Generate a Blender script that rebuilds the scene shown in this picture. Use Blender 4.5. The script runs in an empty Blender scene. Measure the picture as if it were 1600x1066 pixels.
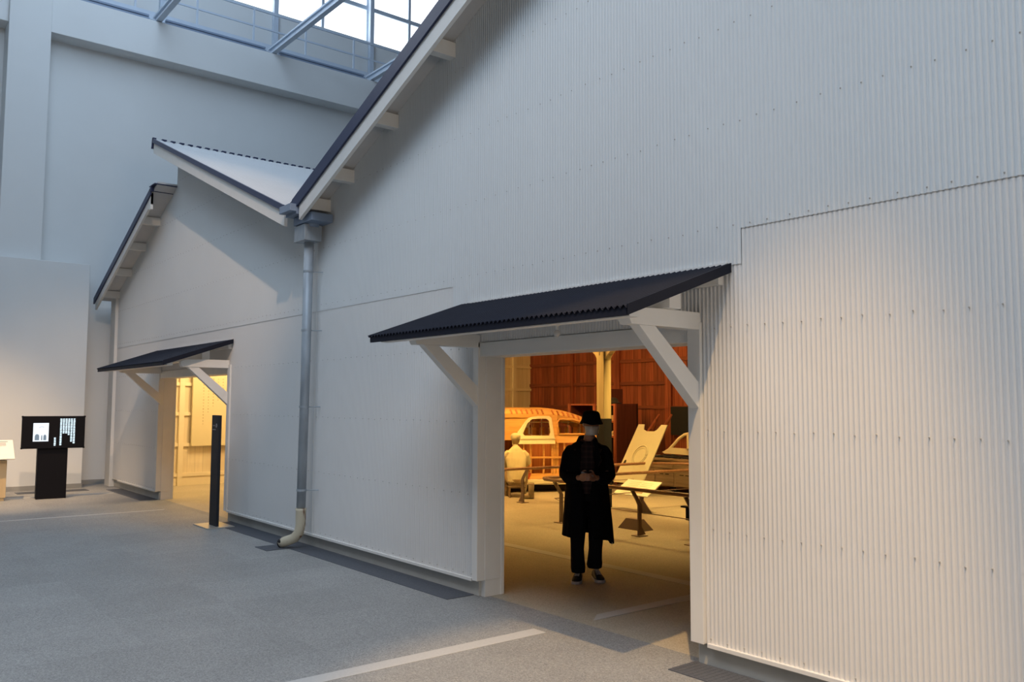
import bpy, bmesh, math, random
from mathutils import Vector, Matrix, noise
random.seed(7)
PI = math.pi
C = bpy.context.scene.collection
S = bpy.context.scene

# ------------------------------------------------------------------ camera
def cam_axes(yaw, pitch, roll):
    cy, sy, cp, sp = math.cos(yaw), math.sin(yaw), math.cos(pitch), math.sin(pitch)
    f = Vector((sy*cp, cy*cp, sp)); r = Vector((cy, -sy, 0)); u = r.cross(f)
    cr, sr = math.cos(roll), math.sin(roll)
    return r*cr + u*sr, -r*sr + u*cr, f
r_, u_, f_ = cam_axes(-0.890380827, 0.0741216512, 0.00386436392)
cam = bpy.data.objects.new('camera', bpy.data.cameras.new('camera')); C.objects.link(cam)
cam.matrix_world = Matrix(((r_.x, u_.x, -f_.x, 0), (r_.y, u_.y, -f_.y, 0), (r_.z, u_.z, -f_.z, 1.7), (0, 0, 0, 1)))
cam.data.sensor_width = 36; cam.data.lens = 1312.5/1600*36
cam.data.clip_end = 200
S.camera = cam
S.view_settings.view_transform = 'Standard'; S.view_settings.look = 'None'
S.view_settings.exposure = 0.0; S.view_settings.gamma = 1.0; S.view_settings.use_curve_mapping = False

# ------------------------------------------------------------------ world and lights
w = bpy.data.worlds.new('world'); S.world = w; w.use_nodes = True
bg = w.node_tree.nodes['Background']; bg.inputs[1].default_value = 1.0
_N, _L = w.node_tree.nodes, w.node_tree.links        # daylight comes down from the glazed roof of the hall, little from the sides
_tc = _N.new('ShaderNodeTexCoord'); _sp = _N.new('ShaderNodeSeparateXYZ'); _cr = _N.new('ShaderNodeValToRGB')
_L.new(_tc.outputs['Generated'], _sp.inputs[0]); _L.new(_sp.outputs[2], _cr.inputs[0]); _L.new(_cr.outputs[0], bg.inputs[0])
_cr.color_ramp.elements[0].position = 0.0; _cr.color_ramp.elements[0].color = (0.070, 0.070, 0.072, 1)
_cr.color_ramp.elements[1].position = 0.9; _cr.color_ramp.elements[1].color = (0.15, 0.18, 0.23, 1)

def aim(o, loc, target):
    o.location = loc
    d = Vector(target) - Vector(loc)
    o.rotation_euler = d.to_track_quat('-Z', 'Y').to_euler()
def area(name, loc, target, sx, sy, power, col):
    l = bpy.data.lights.new(name, 'AREA'); l.shape = 'RECTANGLE'; l.size = sx; l.size_y = sy; l.energy = power; l.color = col
    o = bpy.data.objects.new(name, l); C.objects.link(o); aim(o, loc, target); return o
def spot(name, loc, target, power, col, angle, blend, size=0.08):
    l = bpy.data.lights.new(name, 'SPOT'); l.energy = power; l.color = col; l.spot_size = math.radians(angle); l.spot_blend = blend; l.shadow_soft_size = size
    o = bpy.data.objects.new(name, l); C.objects.link(o); aim(o, loc, target); return o
BLUE = (0.60, 0.78, 1.0); WARM = (1.0, 0.80, 0.55); AMBER = (1.0, 0.53, 0.13)
area('hall_skylight', (-2.2, -1.5, 11.8), (-2.2, 0.4, 0), 12, 5, 900, (0.63, 0.80, 1.0))
area('hall_entrance_daylight', (8.0, 1.6, 2.6), (-3.0, 2.9, 1.6), 3.0, 2.6, 240, (1.0, 0.82, 0.64))
area('hall_skylight_far', (-13.2, 3.4, 13.2), (-19.5, 5.4, 6.5), 4, 9, 430, BLUE)
spot('track_lamp_right', (0.4, -0.1, 12.5), (-3.2, 3.6, 0.0), 5600, (1.0, 0.62, 0.26), 18, 0.5)
spot('warm_fill_wide', (-4.2, -2.8, 12.5), (-4.6, 3.4, 0.0), 1700, (1.0, 0.70, 0.44), 46, 1.0, 3.0)  # added soft warm fill for the facade, not one of the track lamps
spot('track_lamp_left', (0.4, -0.1, 12.5), (-15.8, 4.2, 1.2), 4600, (1.0, 0.66, 0.40), 23, 0.8)
spot('wall_washer', (-13.5, 0.2, 9.5), (-17.5, 2.3, -0.6), 4700, (1.0, 0.64, 0.32), 32, 0.9, 0.15)
area('workshop_lamp_car', (-11.6, 9.0, 3.9), (-12.4, 11.0, 0.8), 1.2, 1.2, 230, AMBER)
spot('workshop_lamp_floor', (-8.3, 10.3, 3.9), (-8.8, 10.0, 0), 900, (1.0, 0.62, 0.18), 108, 0.8, 0.3)
area('workshop_lamp_rear', (-10.6, 11.6, 4.2), (-10.6, 13.0, 0.6), 2.4, 1.0, 62, (1.0, 0.58, 0.22))
area('entry_lamp_left', (-15.6, 6.4, 3.9), (-17.6, 6.2, 0.9), 1.2, 1.2, 170, (1.0, 0.66, 0.28))

# ------------------------------------------------------------------ materials
def new_mat(name):
    m = bpy.data.materials.new(name); m.use_nodes = True
    return m, m.node_tree.nodes, m.node_tree.links, m.node_tree.nodes['Principled BSDF']
def mat(name, col, rough=0.6, metal=0.0, var=0.06, scale=8.0, bump=0.0, emit=None, estr=1.0, spec=0.5):
    m, N, L, b = new_mat(name)
    b.inputs['Roughness'].default_value = rough; b.inputs['Metallic'].default_value = metal
    b.inputs['Specular IOR Level'].default_value = spec
    tc = N.new('ShaderNodeTexCoord'); nz = N.new('ShaderNodeTexNoise'); nz.inputs['Scale'].default_value = scale; nz.inputs['Detail'].default_value = 5
    L.new(tc.outputs['Object'], nz.inputs['Vector'])
    mp = N.new('ShaderNodeMapRange'); mp.inputs[3].default_value = 1-var; mp.inputs[4].default_value = 1+var
    L.new(nz.outputs['Fac'], mp.inputs[0])
    mx = N.new('ShaderNodeVectorMath'); mx.operation = 'SCALE'; mx.inputs[0].default_value = col
    L.new(mp.outputs[0], mx.inputs['Scale']); L.new(mx.outputs[0], b.inputs['Base Color'])
    if bump:
        bp = N.new('ShaderNodeBump'); bp.inputs['Strength'].default_value = bump; bp.inputs['Distance'].default_value = 0.01
        L.new(nz.outputs['Fac'], bp.inputs['Height']); L.new(bp.outputs[0], b.inputs['Normal'])
    if emit:
        b.inputs['Emission Color'].default_value = (*emit, 1); b.inputs['Emission Strength'].default_value = estr
    return m
def wood(name, c1, c2, rough=0.6, axis=2, plank=None, paxis=0, gap=0.35, tone=(0.68, 1.18)):
    """grain along an axis; optional planks of given width along paxis (each with its own tone)"""
    m, N, L, b = new_mat(name)
    b.inputs['Roughness'].default_value = rough
    tc = N.new('ShaderNodeTexCoord'); mp = N.new('ShaderNodeMapping'); L.new(tc.outputs['Object'], mp.inputs[0])
    sc = [14.0, 14.0, 14.0]; sc[axis] = 0.9; mp.inputs['Scale'].default_value = sc
    nz = N.new('ShaderNodeTexNoise'); nz.inputs['Scale'].default_value = 1.6; nz.inputs['Detail'].default_value = 6; L.new(mp.outputs[0], nz.inputs['Vector'])
    cr = N.new('ShaderNodeValToRGB'); cr.color_ramp.elements[0].position = 0.32; cr.color_ramp.elements[1].position = 0.68
    cr.color_ramp.elements[0].color = (*c1, 1); cr.color_ramp.elements[1].color = (*c2, 1); L.new(nz.outputs['Fac'], cr.inputs[0])
    out = cr.outputs[0]
    if plank:
        sp = N.new('ShaderNodeSeparateXYZ'); L.new(tc.outputs['Object'], sp.inputs[0])
        dv = N.new('ShaderNodeMath'); dv.operation = 'DIVIDE'; dv.inputs[1].default_value = plank; L.new(sp.outputs[paxis], dv.inputs[0])
        fl = N.new('ShaderNodeMath'); fl.operation = 'FLOOR'; L.new(dv.outputs[0], fl.inputs[0])
        wn = N.new('ShaderNodeTexWhiteNoise'); wn.noise_dimensions = '1D'; L.new(fl.outputs[0], wn.inputs['W'])
        fr = N.new('ShaderNodeMath'); fr.operation = 'FRACT'; L.new(dv.outputs[0], fr.inputs[0])
        gt = N.new('ShaderNodeMath'); gt.operation = 'GREATER_THAN'; gt.inputs[1].default_value = 0.06; L.new(fr.outputs[0], gt.inputs[0])
        mr = N.new('ShaderNodeMapRange'); mr.inputs[3].default_value = tone[0]; mr.inputs[4].default_value = tone[1]; L.new(wn.outputs[0], mr.inputs[0])
        g2 = N.new('ShaderNodeMapRange'); g2.inputs[3].default_value = gap; g2.inputs[4].default_value = 1.0; L.new(gt.outputs[0], g2.inputs[0])
        mu = N.new('ShaderNodeMath'); mu.operation = 'MULTIPLY'; L.new(mr.outputs[0], mu.inputs[0]); L.new(g2.outputs[0], mu.inputs[1])
        vm = N.new('ShaderNodeVectorMath'); vm.operation = 'SCALE'; L.new(out, vm.inputs[0]); L.new(mu.outputs[0], vm.inputs['Scale']); out = vm.outputs[0]
    L.new(out, b.inputs['Base Color'])
    return m
def terrazzo(name, base, fleck_d, fleck_l, tile=0.6, var=0.10):
    m, N, L, b = new_mat(name); b.inputs['Roughness'].default_value = 0.62
    tc = N.new('ShaderNodeTexCoord')
    v = N.new('ShaderNodeTexVoronoi'); v.inputs['Scale'].default_value = 130; L.new(tc.outputs['Object'], v.inputs['Vector'])
    cr = N.new('ShaderNodeValToRGB'); e = cr.color_ramp.elements
    e[0].position = 0.0; e[0].color = (*fleck_d, 1); e[1].position = 1.0; e[1].color = (*fleck_l, 1)
    m1 = e.new(0.35); m1.color = (*base, 1); m2 = e.new(0.7); m2.color = (*[x*1.06 for x in base], 1)
    sp = N.new('ShaderNodeSeparateColor'); L.new(v.outputs['Color'], sp.inputs[0]); L.new(sp.outputs[0], cr.inputs[0])
    mp = N.new('ShaderNodeVectorMath'); mp.operation = 'SCALE'; mp.inputs['Scale'].default_value = 1/tile; L.new(tc.outputs['Object'], mp.inputs[0])
    fl = N.new('ShaderNodeVectorMath'); fl.operation = 'FLOOR'; L.new(mp.outputs[0], fl.inputs[0])
    wn = N.new('ShaderNodeTexWhiteNoise'); L.new(fl.outputs[0], wn.inputs['Vector'])
    nz = N.new('ShaderNodeTexNoise'); nz.inputs['Scale'].default_value = 1.7; nz.inputs['Detail'].default_value = 6; L.new(tc.outputs['Object'], nz.inputs['Vector'])
    a = N.new('ShaderNodeMapRange'); a.inputs[3].default_value = 1-var*0.45; a.inputs[4].default_value = 1+var*0.45; L.new(wn.outputs[0], a.inputs[0])
    c = N.new('ShaderNodeMapRange'); c.inputs[3].default_value = 1-var; c.inputs[4].default_value = 1+var; L.new(nz.outputs['Fac'], c.inputs[0])
    mu = N.new('ShaderNodeMath'); mu.operation = 'MULTIPLY'; L.new(a.outputs[0], mu.inputs[0]); L.new(c.outputs[0], mu.inputs[1])
    vm = N.new('ShaderNodeVectorMath'); vm.operation = 'SCALE'; L.new(cr.outputs[0], vm.inputs[0]); L.new(mu.outputs[0], vm.inputs['Scale'])
    L.new(vm.outputs[0], b.inputs['Base Color'])
    bp = N.new('ShaderNodeBump'); bp.inputs['Strength'].default_value = 0.25; bp.inputs['Distance'].default_value = 0.003
    L.new(sp.outputs[0], bp.inputs['Height']); L.new(bp.outputs[0], b.inputs['Normal'])
    return m
def galvanised(name, col, rust=0.0):
    m, N, L, b = new_mat(name); b.inputs['Roughness'].default_value = 0.5; b.inputs['Metallic'].default_value = 0.25 if not rust else 0.0
    tc = N.new('ShaderNodeTexCoord'); mp = N.new('ShaderNodeMapping'); mp.inputs['Scale'].default_value = (1, 1, 0.35); L.new(tc.outputs['Object'], mp.inputs[0])
    nz = N.new('ShaderNodeTexNoise'); nz.inputs['Scale'].default_value = 7 if not rust else 9; nz.inputs['Detail'].default_value = 8; L.new(mp.outputs[0], nz.inputs['Vector'])
    cr = N.new('ShaderNodeValToRGB'); e = cr.color_ramp.elements
    if rust:
        e[0].position = 0.36; e[0].color = (0.16, 0.06, 0.025, 1); e[1].position = 0.43; e[1].color = (*col, 1)
    else:
        e[0].position = 0.3; e[0].color = (*[x*0.72 for x in col], 1); e[1].position = 0.7; e[1].color = (*[min(1, x*1.15) for x in col], 1)
    L.new(nz.outputs['Fac'], cr.inputs[0]); L.new(cr.outputs[0], b.inputs['Base Color'])
    return m
def plaid(name):
    m, N, L, b = new_mat(name); b.inputs['Roughness'].default_value = 0.9
    tc = N.new('ShaderNodeTexCoord'); outs = []
    for ax in (0, 2):
        sp = N.new('ShaderNodeSeparateXYZ'); L.new(tc.outputs['Object'], sp.inputs[0])
        d = N.new('ShaderNodeMath'); d.operation = 'DIVIDE'; d.inputs[1].default_value = 0.05; L.new(sp.outputs[ax], d.inputs[0])
        f = N.new('ShaderNodeMath'); f.operation = 'FRACT'; L.new(d.outputs[0], f.inputs[0])
        g = N.new('ShaderNodeMath'); g.operation = 'GREATER_THAN'; g.inputs[1].default_value = 0.6; L.new(f.outputs[0], g.inputs[0]); outs.append(g)
    a = N.new('ShaderNodeMath'); a.operation = 'ADD'; L.new(outs[0].outputs[0], a.inputs[0]); L.new(outs[1].outputs[0], a.inputs[1])
    h = N.new('ShaderNodeMath'); h.operation = 'MULTIPLY'; h.inputs[1].default_value = 0.5; L.new(a.outputs[0], h.inputs[0])
    cr = N.new('ShaderNodeValToRGB'); cr.color_ramp.elements[0].color = (0.018, 0.008, 0.009, 1); cr.color_ramp.elements[1].color = (0.05, 0.024, 0.022, 1)
    L.new(h.outputs[0], cr.inputs[0]); L.new(cr.outputs[0], b.inputs['Base Color'])
    return m

M = {}
M['clad'] = mat('painted_corrugated_steel', (0.72, 0.715, 0.70), 0.5, var=0.035, scale=1.3)
M['clad_upper'] = mat('painted_corrugated_steel_upper', (0.70, 0.72, 0.72), 0.5, var=0.035, scale=1.3)
M['white'] = mat('white_painted_timber', (0.74, 0.73, 0.70), 0.55, var=0.05, scale=6)
M['navy'] = mat('navy_black_painted_steel', (0.010, 0.012, 0.022), 0.6, spec=0.15, var=0.25, scale=3)
M['navy_flash'] = mat('navy_edge_flashing', (0.022, 0.032, 0.085), 0.4, var=0.15, scale=3)
M['roof'] = mat('pale_roof_steel', (0.40, 0.42, 0.44), 0.6, spec=0.2, var=0.06, scale=2)
M['soffit'] = mat('soffit_board', (0.60, 0.60, 0.60), 0.7, var=0.05)
M['plinth'] = mat('concrete_plinth', (0.46, 0.46, 0.43), 0.85, var=0.15, scale=5, bump=0.2)
M['plaster'] = mat('hall_plaster', (0.66, 0.68, 0.68), 0.9, var=0.03, scale=2)
M['base'] = mat('grey_skirting', (0.30, 0.30, 0.29), 0.7)
M['floor'] = terrazzo('exposed_aggregate_floor', (0.255, 0.258, 0.252), (0.17, 0.17, 0.17), (0.35, 0.35, 0.34), tile=0.9, var=0.16)
M['floor_in'] = terrazzo('workshop_concrete', (0.38, 0.34, 0.27), (0.30, 0.27, 0.2), (0.46, 0.42, 0.34), tile=1.5, var=0.16)
M['strip'] = mat('pale_joint_strip', (0.47, 0.47, 0.46), 0.6, var=0.12, scale=60)
M['grate'] = mat('dark_grating', (0.10, 0.11, 0.13), 0.6, 0.2, var=0.3, scale=70, bump=0.5)
M['galv'] = galvanised('galvanised_steel', (0.40, 0.45, 0.50))
M['rusty'] = galvanised('rusty_cream_pipe', (0.55, 0.50, 0.38), rust=1)
M['gutter'] = mat('blue_grey_gutter', (0.20, 0.26, 0.36), 0.45)
M['black'] = mat('black', (0.0035, 0.0035, 0.006), 0.6, var=0.1, spec=0.15)
M['dark'] = mat('recess_shade', (0.012, 0.010, 0.010), 0.8)  # near-black stands in for shade inside openings, recesses and under the car
M['sign'] = mat('anthracite_sign', (0.022, 0.024, 0.029), 0.6, var=0.1, spec=0.15)
M['panel_steel'] = mat('dull_ivory_panel', (0.56, 0.54, 0.40), 0.5, var=0.05)
M['steel_base'] = mat('brushed_steel_base', (0.55, 0.53, 0.48), 0.35, 0.6)
M['glyph'] = mat('pale_grey_lettering', (0.20, 0.20, 0.21), 0.6)
M['redwood'] = wood('red_brown_boards', (0.20, 0.040, 0.018), (0.32, 0.085, 0.036), 0.6, 2, 0.125, 0)
M['redrail'] = wood('red_brown_batten', (0.15, 0.035, 0.02), (0.24, 0.065, 0.03), 0.6, 0)
M['creamwall'] = wood('cream_boards', (0.66, 0.58, 0.44), (0.74, 0.66, 0.51), 0.6, 2, 0.16, 1, 0.8, (0.93, 1.04))
M['creambat'] = mat('cream_batten', (0.74, 0.67, 0.52), 0.6)
M['panelcream'] = mat('cream_display_panel', (0.66, 0.60, 0.42), 0.5, var=0.02)
M['column'] = wood('cream_column_timber', (0.52, 0.42, 0.22), (0.62, 0.52, 0.30), 0.6)
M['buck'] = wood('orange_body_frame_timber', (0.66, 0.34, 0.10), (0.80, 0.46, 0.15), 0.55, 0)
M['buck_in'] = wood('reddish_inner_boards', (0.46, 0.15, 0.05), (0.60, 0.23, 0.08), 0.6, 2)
M['ivory'] = mat('ivory_primer_panel', (0.78, 0.72, 0.52), 0.45, var=0.04)
M['shelf'] = wood('dark_red_shelf_timber', (0.07, 0.018, 0.013), (0.12, 0.032, 0.022), 0.6)
M['shelf_edge'] = wood('red_shelf_edge', (0.34, 0.09, 0.045), (0.42, 0.13, 0.07), 0.6)
M['rail'] = wood('brown_handrail', (0.24, 0.12, 0.07), (0.34, 0.18, 0.10), 0.4, 0)
M['post'] = mat('brown_steel_post', (0.20, 0.14, 0.11), 0.45, 0.2)
M['bench'] = wood('grey_brown_cabinet', (0.22, 0.16, 0.11), (0.34, 0.25, 0.17), 0.7, 0)
M['cloth_dark'] = mat('dark_cloth', (0.02, 0.018, 0.018), 0.95, bump=0.6, scale=18)
M['coat'] = mat('black_coat_wool', (0.0055, 0.0055, 0.0075), 0.95, var=0.3, scale=30, bump=0.3, spec=0.15)
M['trouser'] = mat('charcoal_trousers', (0.014, 0.013, 0.015), 0.95, bump=0.3, scale=20, spec=0.15)
M['shirt'] = plaid('dark_plaid_shirt')
M['skin'] = mat('skin', (0.42, 0.23, 0.16), 0.55, var=0.06, scale=20)
M['mask'] = mat('white_face_mask', (0.74, 0.72, 0.68), 0.8, var=0.03)
M['hair'] = mat('dark_hair', (0.012, 0.009, 0.008), 0.6)
M['shoe'] = mat('black_trainer', (0.012, 0.013, 0.018), 0.6)
M['sole'] = mat('white_sole', (0.62, 0.60, 0.58), 0.6)
M['eye'] = mat('dark_eye', (0.02, 0.012, 0.01), 0.2)
M['work_cloth'] = mat('cream_work_clothes', (0.62, 0.56, 0.36), 0.9, var=0.1, bump=0.5, scale=9)
M['beige_cloth'] = mat('khaki_work_trousers', (0.30, 0.22, 0.12), 0.9, var=0.1, bump=0.5, scale=9)
M['boot'] = mat('brown_boot', (0.26, 0.20, 0.12), 0.7)
M['red'] = mat('red_bucket_paint', (0.50, 0.06, 0.025), 0.5)
M['phone'] = mat('phone_body', (0.30, 0.31, 0.33), 0.3)
M['ply'] = wood('pale_lectern_timber', (0.50, 0.37, 0.20), (0.58, 0.44, 0.25), 0.5)
M['paper'] = mat('white_notice', (0.82, 0.79, 0.70), 0.5, var=0.015)
M['steel'] = mat('pale_painted_steel', (0.50, 0.58, 0.68), 0.5)
M['sky_pane'] = mat('daylit_glass', (0.9, 0.95, 1.0), 0.3, emit=(0.90, 0.96, 1.0), estr=2.6)
M['screen_photo'] = mat('screen_photo', (0.02, 0.02, 0.02), 0.4, emit=(0.86, 0.93, 1.0), estr=1.15)
M['screen_text'] = mat('screen_text', (0.02, 0.02, 0.02), 0.4, emit=(0.72, 0.90, 1.0), estr=1.5)
M['screen_grey'] = mat('screen_photo_grey', (0.02, 0.02, 0.02), 0.4, emit=(0.22, 0.30, 0.38), estr=0.8)
M['screen_soft'] = mat('screen_photo_soft', (0.02, 0.02, 0.02), 0.4, emit=(0.55, 0.55, 0.62), estr=0.9)
M['glass_bulb'] = mat('unlit_bulb_glass', (0.6, 0.58, 0.55), 0.1)

# ------------------------------------------------------------------ mesh helpers
XF = {}                                  # thing -> world matrix (set by thing())
def thing(name, label, cat, loc=(0, 0, 0), rot=0.0, group=None):
    o = bpy.data.objects.new(name, None); C.objects.link(o); o.empty_display_size = 0.1
    o.location = loc; o.rotation_euler = (0, 0, rot)
    o['label'] = label; o['category'] = cat
    if group: o['group'] = group
    XF[o.name] = Matrix.Translation(loc) @ Matrix.Rotation(rot, 4, 'Z')
    return o
def structure(name, loc=(0, 0, 0)):
    o = bpy.data.objects.new(name, None); C.objects.link(o); o.empty_display_size = 0.1; o.location = loc
    o['kind'] = 'structure'; XF[o.name] = Matrix.Translation(loc); return o

class MB:
    def __init__(s): s.bm = bmesh.new()
    def box(s, x0, x1, y0, y1, z0, z1, rot=None, org=None):
        vs = [s.bm.verts.new(p) for p in ((x0, y0, z0), (x1, y0, z0), (x1, y1, z0), (x0, y1, z0), (x0, y0, z1), (x1, y0, z1), (x1, y1, z1), (x0, y1, z1))]
        for f in ((0, 3, 2, 1), (4, 5, 6, 7), (0, 1, 5, 4), (1, 2, 6, 5), (2, 3, 7, 6), (3, 0, 4, 7)): s.bm.faces.new([vs[i] for i in f])
        if rot is not None:
            bmesh.ops.transform(s.bm, matrix=Matrix.Translation(org) @ rot @ Matrix.Translation(-Vector(org)), verts=vs)
        return s
    def prism(s, pts, ext):
        """polygon (3d points) extruded by vector ext"""
        a = [s.bm.verts.new(p) for p in pts]; e = Vector(ext); b = [s.bm.verts.new(Vector(p)+e) for p in pts]
        n = len(pts); s.bm.faces.new(a); s.bm.faces.new(b[::-1])
        for i in range(n): s.bm.faces.new((a[i], b[i], b[(i+1) % n], a[(i+1) % n]))
        return s
    def rings(s, rs, cap=True):
        rows = [[s.bm.verts.new(p) for p in r] for r in rs]; n = len(rows[0])
        for a, b in zip(rows, rows[1:]):
            for i in range(n): s.bm.faces.new((a[i], a[(i+1) % n], b[(i+1) % n], b[i]))
        if cap: s.bm.faces.new(rows[0][::-1]); s.bm.faces.new(rows[-1])
        return s
    def tube(s, path, r, seg=10, flat=None):
        P = [Vector(p) for p in path]; R = r if isinstance(r, (list, tuple)) else [r]*len(P); rs = []
        ref = None
        for i, p in enumerate(P):
            t = (P[min(i+1, len(P)-1)] - P[max(i-1, 0)]).normalized()
            if ref is None: ref = Vector((0, 0, 1)) if abs(t.z) < 0.9 else Vector((0, 1, 0))
            u = (ref - t*ref.dot(t)).normalized(); v = t.cross(u); ref = u
            k = flat[i] if isinstance(flat, (list, tuple)) else (flat or 1.0)
            rs.append([p + u*(R[i]*math.cos(2*PI*j/seg)) + v*(R[i]*k*math.sin(2*PI*j/seg)) for j in range(seg)])
        return s.rings(rs)
    def beam(s, a, b, wx, wz, up=(0, 0, 1)):
        """square bar from a to b"""
        a, b = Vector(a), Vector(b); t = (b-a).normalized(); up = Vector(up)
        v = (up - t*up.dot(t)).normalized(); u = t.cross(v)
        rs = [[p + u*(wx/2*i) + v*(wz/2*j) for i, j in ((-1, -1), (1, -1), (1, 1), (-1, 1))] for p in (a, b)]
        return s.rings(rs)
    def lathe(s, prof, cx=0, cy=0, seg=20, wob=None):
        rs = []
        for r, z in prof: rs.append([(cx + r*math.cos(2*PI*j/seg), cy + r*math.sin(2*PI*j/seg), z + (wob(j/seg)*r if wob else 0)) for j in range(seg)])
        return s.rings(rs)
    def ball(s, c, r, seg=12, sc=(1, 1, 1)):
        m = Matrix.Translation(c) @ Matrix.Diagonal((*[r*k for k in sc], 1))
        bmesh.ops.create_uvsphere(s.bm, u_segments=seg, v_segments=max(6, seg*2//3), radius=1, matrix=m); return s
    def build(s, name, m, parent=None, smooth=False, bevel=0, world=False, sub=0, remesh=0, solid=0, sharp=None):
        me = bpy.data.meshes.new(name)
        bmesh.ops.recalc_face_normals(s.bm, faces=s.bm.faces)
        if world and parent: 
            q = parent; mat_w = XF[q.name]
            bmesh.ops.transform(s.bm, matrix=mat_w.inverted(), verts=s.bm.verts)
        if smooth:
            for f in s.bm.faces: f.smooth = True
        s.bm.to_mesh(me); s.bm.free()
        o = bpy.data.objects.new(name, me); C.objects.link(o); me.materials.append(M[m] if isinstance(m, str) else m)
        if parent: o.parent = parent
        if remesh:
            r = o.modifiers.new('remesh', 'REMESH'); r.mode = 'VOXEL'; r.voxel_size = remesh; r.use_smooth_shade = True
            q = o.modifiers.new('smooth', 'SMOOTH'); q.factor = 0.5; q.iterations = 3
        if solid: q = o.modifiers.new('solid', 'SOLIDIFY'); q.thickness = solid
        if bevel: q = o.modifiers.new('bevel', 'BEVEL'); q.width = bevel; q.segments = 2; q.limit_method = 'ANGLE'
        if sub: q = o.modifiers.new('sub', 'SUBSURF'); q.levels = sub; q.render_levels = sub
        if parent: XF[o.name] = XF[parent.name]
        else: XF[o.name] = Matrix.Identity(4)
        return o
def tag(o, label, cat, group=None):
    o['label'] = label; o['category'] = cat
    if group: o['group'] = group
    return o
def struct_mesh(o): o['kind'] = 'structure'; return o

# ------------------------------------------------------------------ dimensions
FY = 4.5            # face of the cladding
D1 = (-6.00, -3.65); D2 = (-15.36, -12.12)   # the two door openings
XL, XR = -18.6, 4.0
def z_big(x):   # underside of the big roof
    rx = -1.6
    return 4.08 + 0.415*(x+9.1) if x < rx else 4.08 + 0.415*(rx+9.1) - 0.415*(x-rx)
def z_l(x): return 6.20 - 0.395*(x+14.9)      # top of the small roof's long slope
def z_ll(x): return 5.40 + 0.415*(x+14.9)     # lower slope at the far left
def z_top(x):
    if x < -14.8: return z_ll(x) - 0.02
    if x < -9.3: return z_l(x) - 0.10
    return z_big(x)

# ------------------------------------------------------------------ floor
b = MB(); b.box(-22, 10, -14, 4.62, -0.2, 0); struct_mesh(b.build('floor', 'floor'))
b = MB(); b.box(-19.4, 6.5, 4.62, 15.4, -0.2, 0); struct_mesh(b.build('floor.001', 'floor_in'))
def strip(n, pts, z=0.003):
    b = MB(); b.prism([(x, y, 0.0) for x, y in pts], (0, 0, z)); struct_mesh(b.build(n, 'strip'))
strip('trim_1', [(-4.97, -6), (-4.83, -6), (-4.80, 4.22), (-4.94, 4.22)])
strip('trim_2', [(-4.95, 4.90), (-4.83, 4.74), (-4.80, 6.30), (-4.94, 6.30)])
strip('trim_3', [(-9.3, 6.36), (-3.0, 6.36), (-3.0, 6.50), (-9.3, 6.50)])
strip('trim_4', [(-14.03, -6), (-13.97, -6), (-13.90, 4.20), (-13.96, 4.20)])
strip('trim_5', [(-17.16, -6), (-17.08, -6), (-17.02, 4.22), (-17.10, 4.22)])
def grating(x0, x1, y0, y1, label):
    b = MB(); b.box(x0, x1, y0, y1, 0.0, 0.006); o = b.build('drain_grating', 'grate')
    tag(o, label, 'grating', None)
    # raised slots
    s = MB(); n = int((x1-x0)/0.04)
    if n < 160:
        for i in range(n): s.box(x0+0.02+i*0.04, x0+0.038+i*0.04, y0+0.02, y1-0.02, 0.006, 0.0075)
        s.build('grating_bars', 'grate', o)
    return o
grating(-11.95, -6.12, 4.24, 4.53, 'long dark drain grating along the wall between the two doorways')
grating(-9.70, -9.36, 3.97, 4.235, 'small square dark grating under the mouth of the downpipe')
grating(-17.7, -15.42, 4.24, 4.53, 'dark grating at the wall foot left of the small doorway')
grating(-3.66, -0.2, 4.26, 4.53, 'drain grating at the wall foot right of the large doorway')
grating(-18.1, -17.75, 2.75, 3.95, 'dark floor grating behind the television stand')

# ------------------------------------------------------------------ hall end wall
wl = structure('wall_left')
b = MB(); b.box(-20.4, -19.15, -14, 27, 0, 9.2); b.build('wall_panel', 'plaster', wl)
b = MB(); b.box(-20.4, -18.72, -14, 27, 9.17, 10.0); b.build('top_beam', 'plaster', wl, bevel=0.01)
for y0, y1 in ((2.36, 3.10), (-6.0, -5.3)):
    b = MB(); b.box(-19.2, -18.62, y0, y1, 0, 11.5); b.build('pillar', 'plaster', wl, bevel=0.01)
b = MB(); b.box(-19.3, -18.42, -14, 3.95, 0, 4.46); b.build('lower_panel', 'plaster', wl, bevel=0.008)
b = MB(); b.box(-18.42, -18.405, -14, 3.96, 0, 0.09); b.box(-19.15, -19.13, 3.95, 4.6, 0, 0.09); struct_mesh(b.build('baseboard_left', 'base'))
b = MB(); b.box(-20.4, -20.15, -14, 27, 10.0, 11.72); b.box(-20.5, -20.15, -14, 27, 16, 16.4); b.build('upper_wall', 'plaster', wl)
# clerestory window
wn = structure('window_1')
b = MB(); b.box(-20.32, -20.30, -14, 27, 11.72, 16.0); b.build('window_pane', 'sky_pane', wn)
b = MB()
for y in [8.44 + 1.36*k for k in range(-12, 14)]: b.box(-20.30, -20.24, y-0.04, y+0.04, 11.72, 16)
for z in (12.72, 14.0): b.box(-20.30, -20.25, -14, 27, z-0.06, z+0.06)
b.build('window_frame', 'steel', wn)
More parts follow.
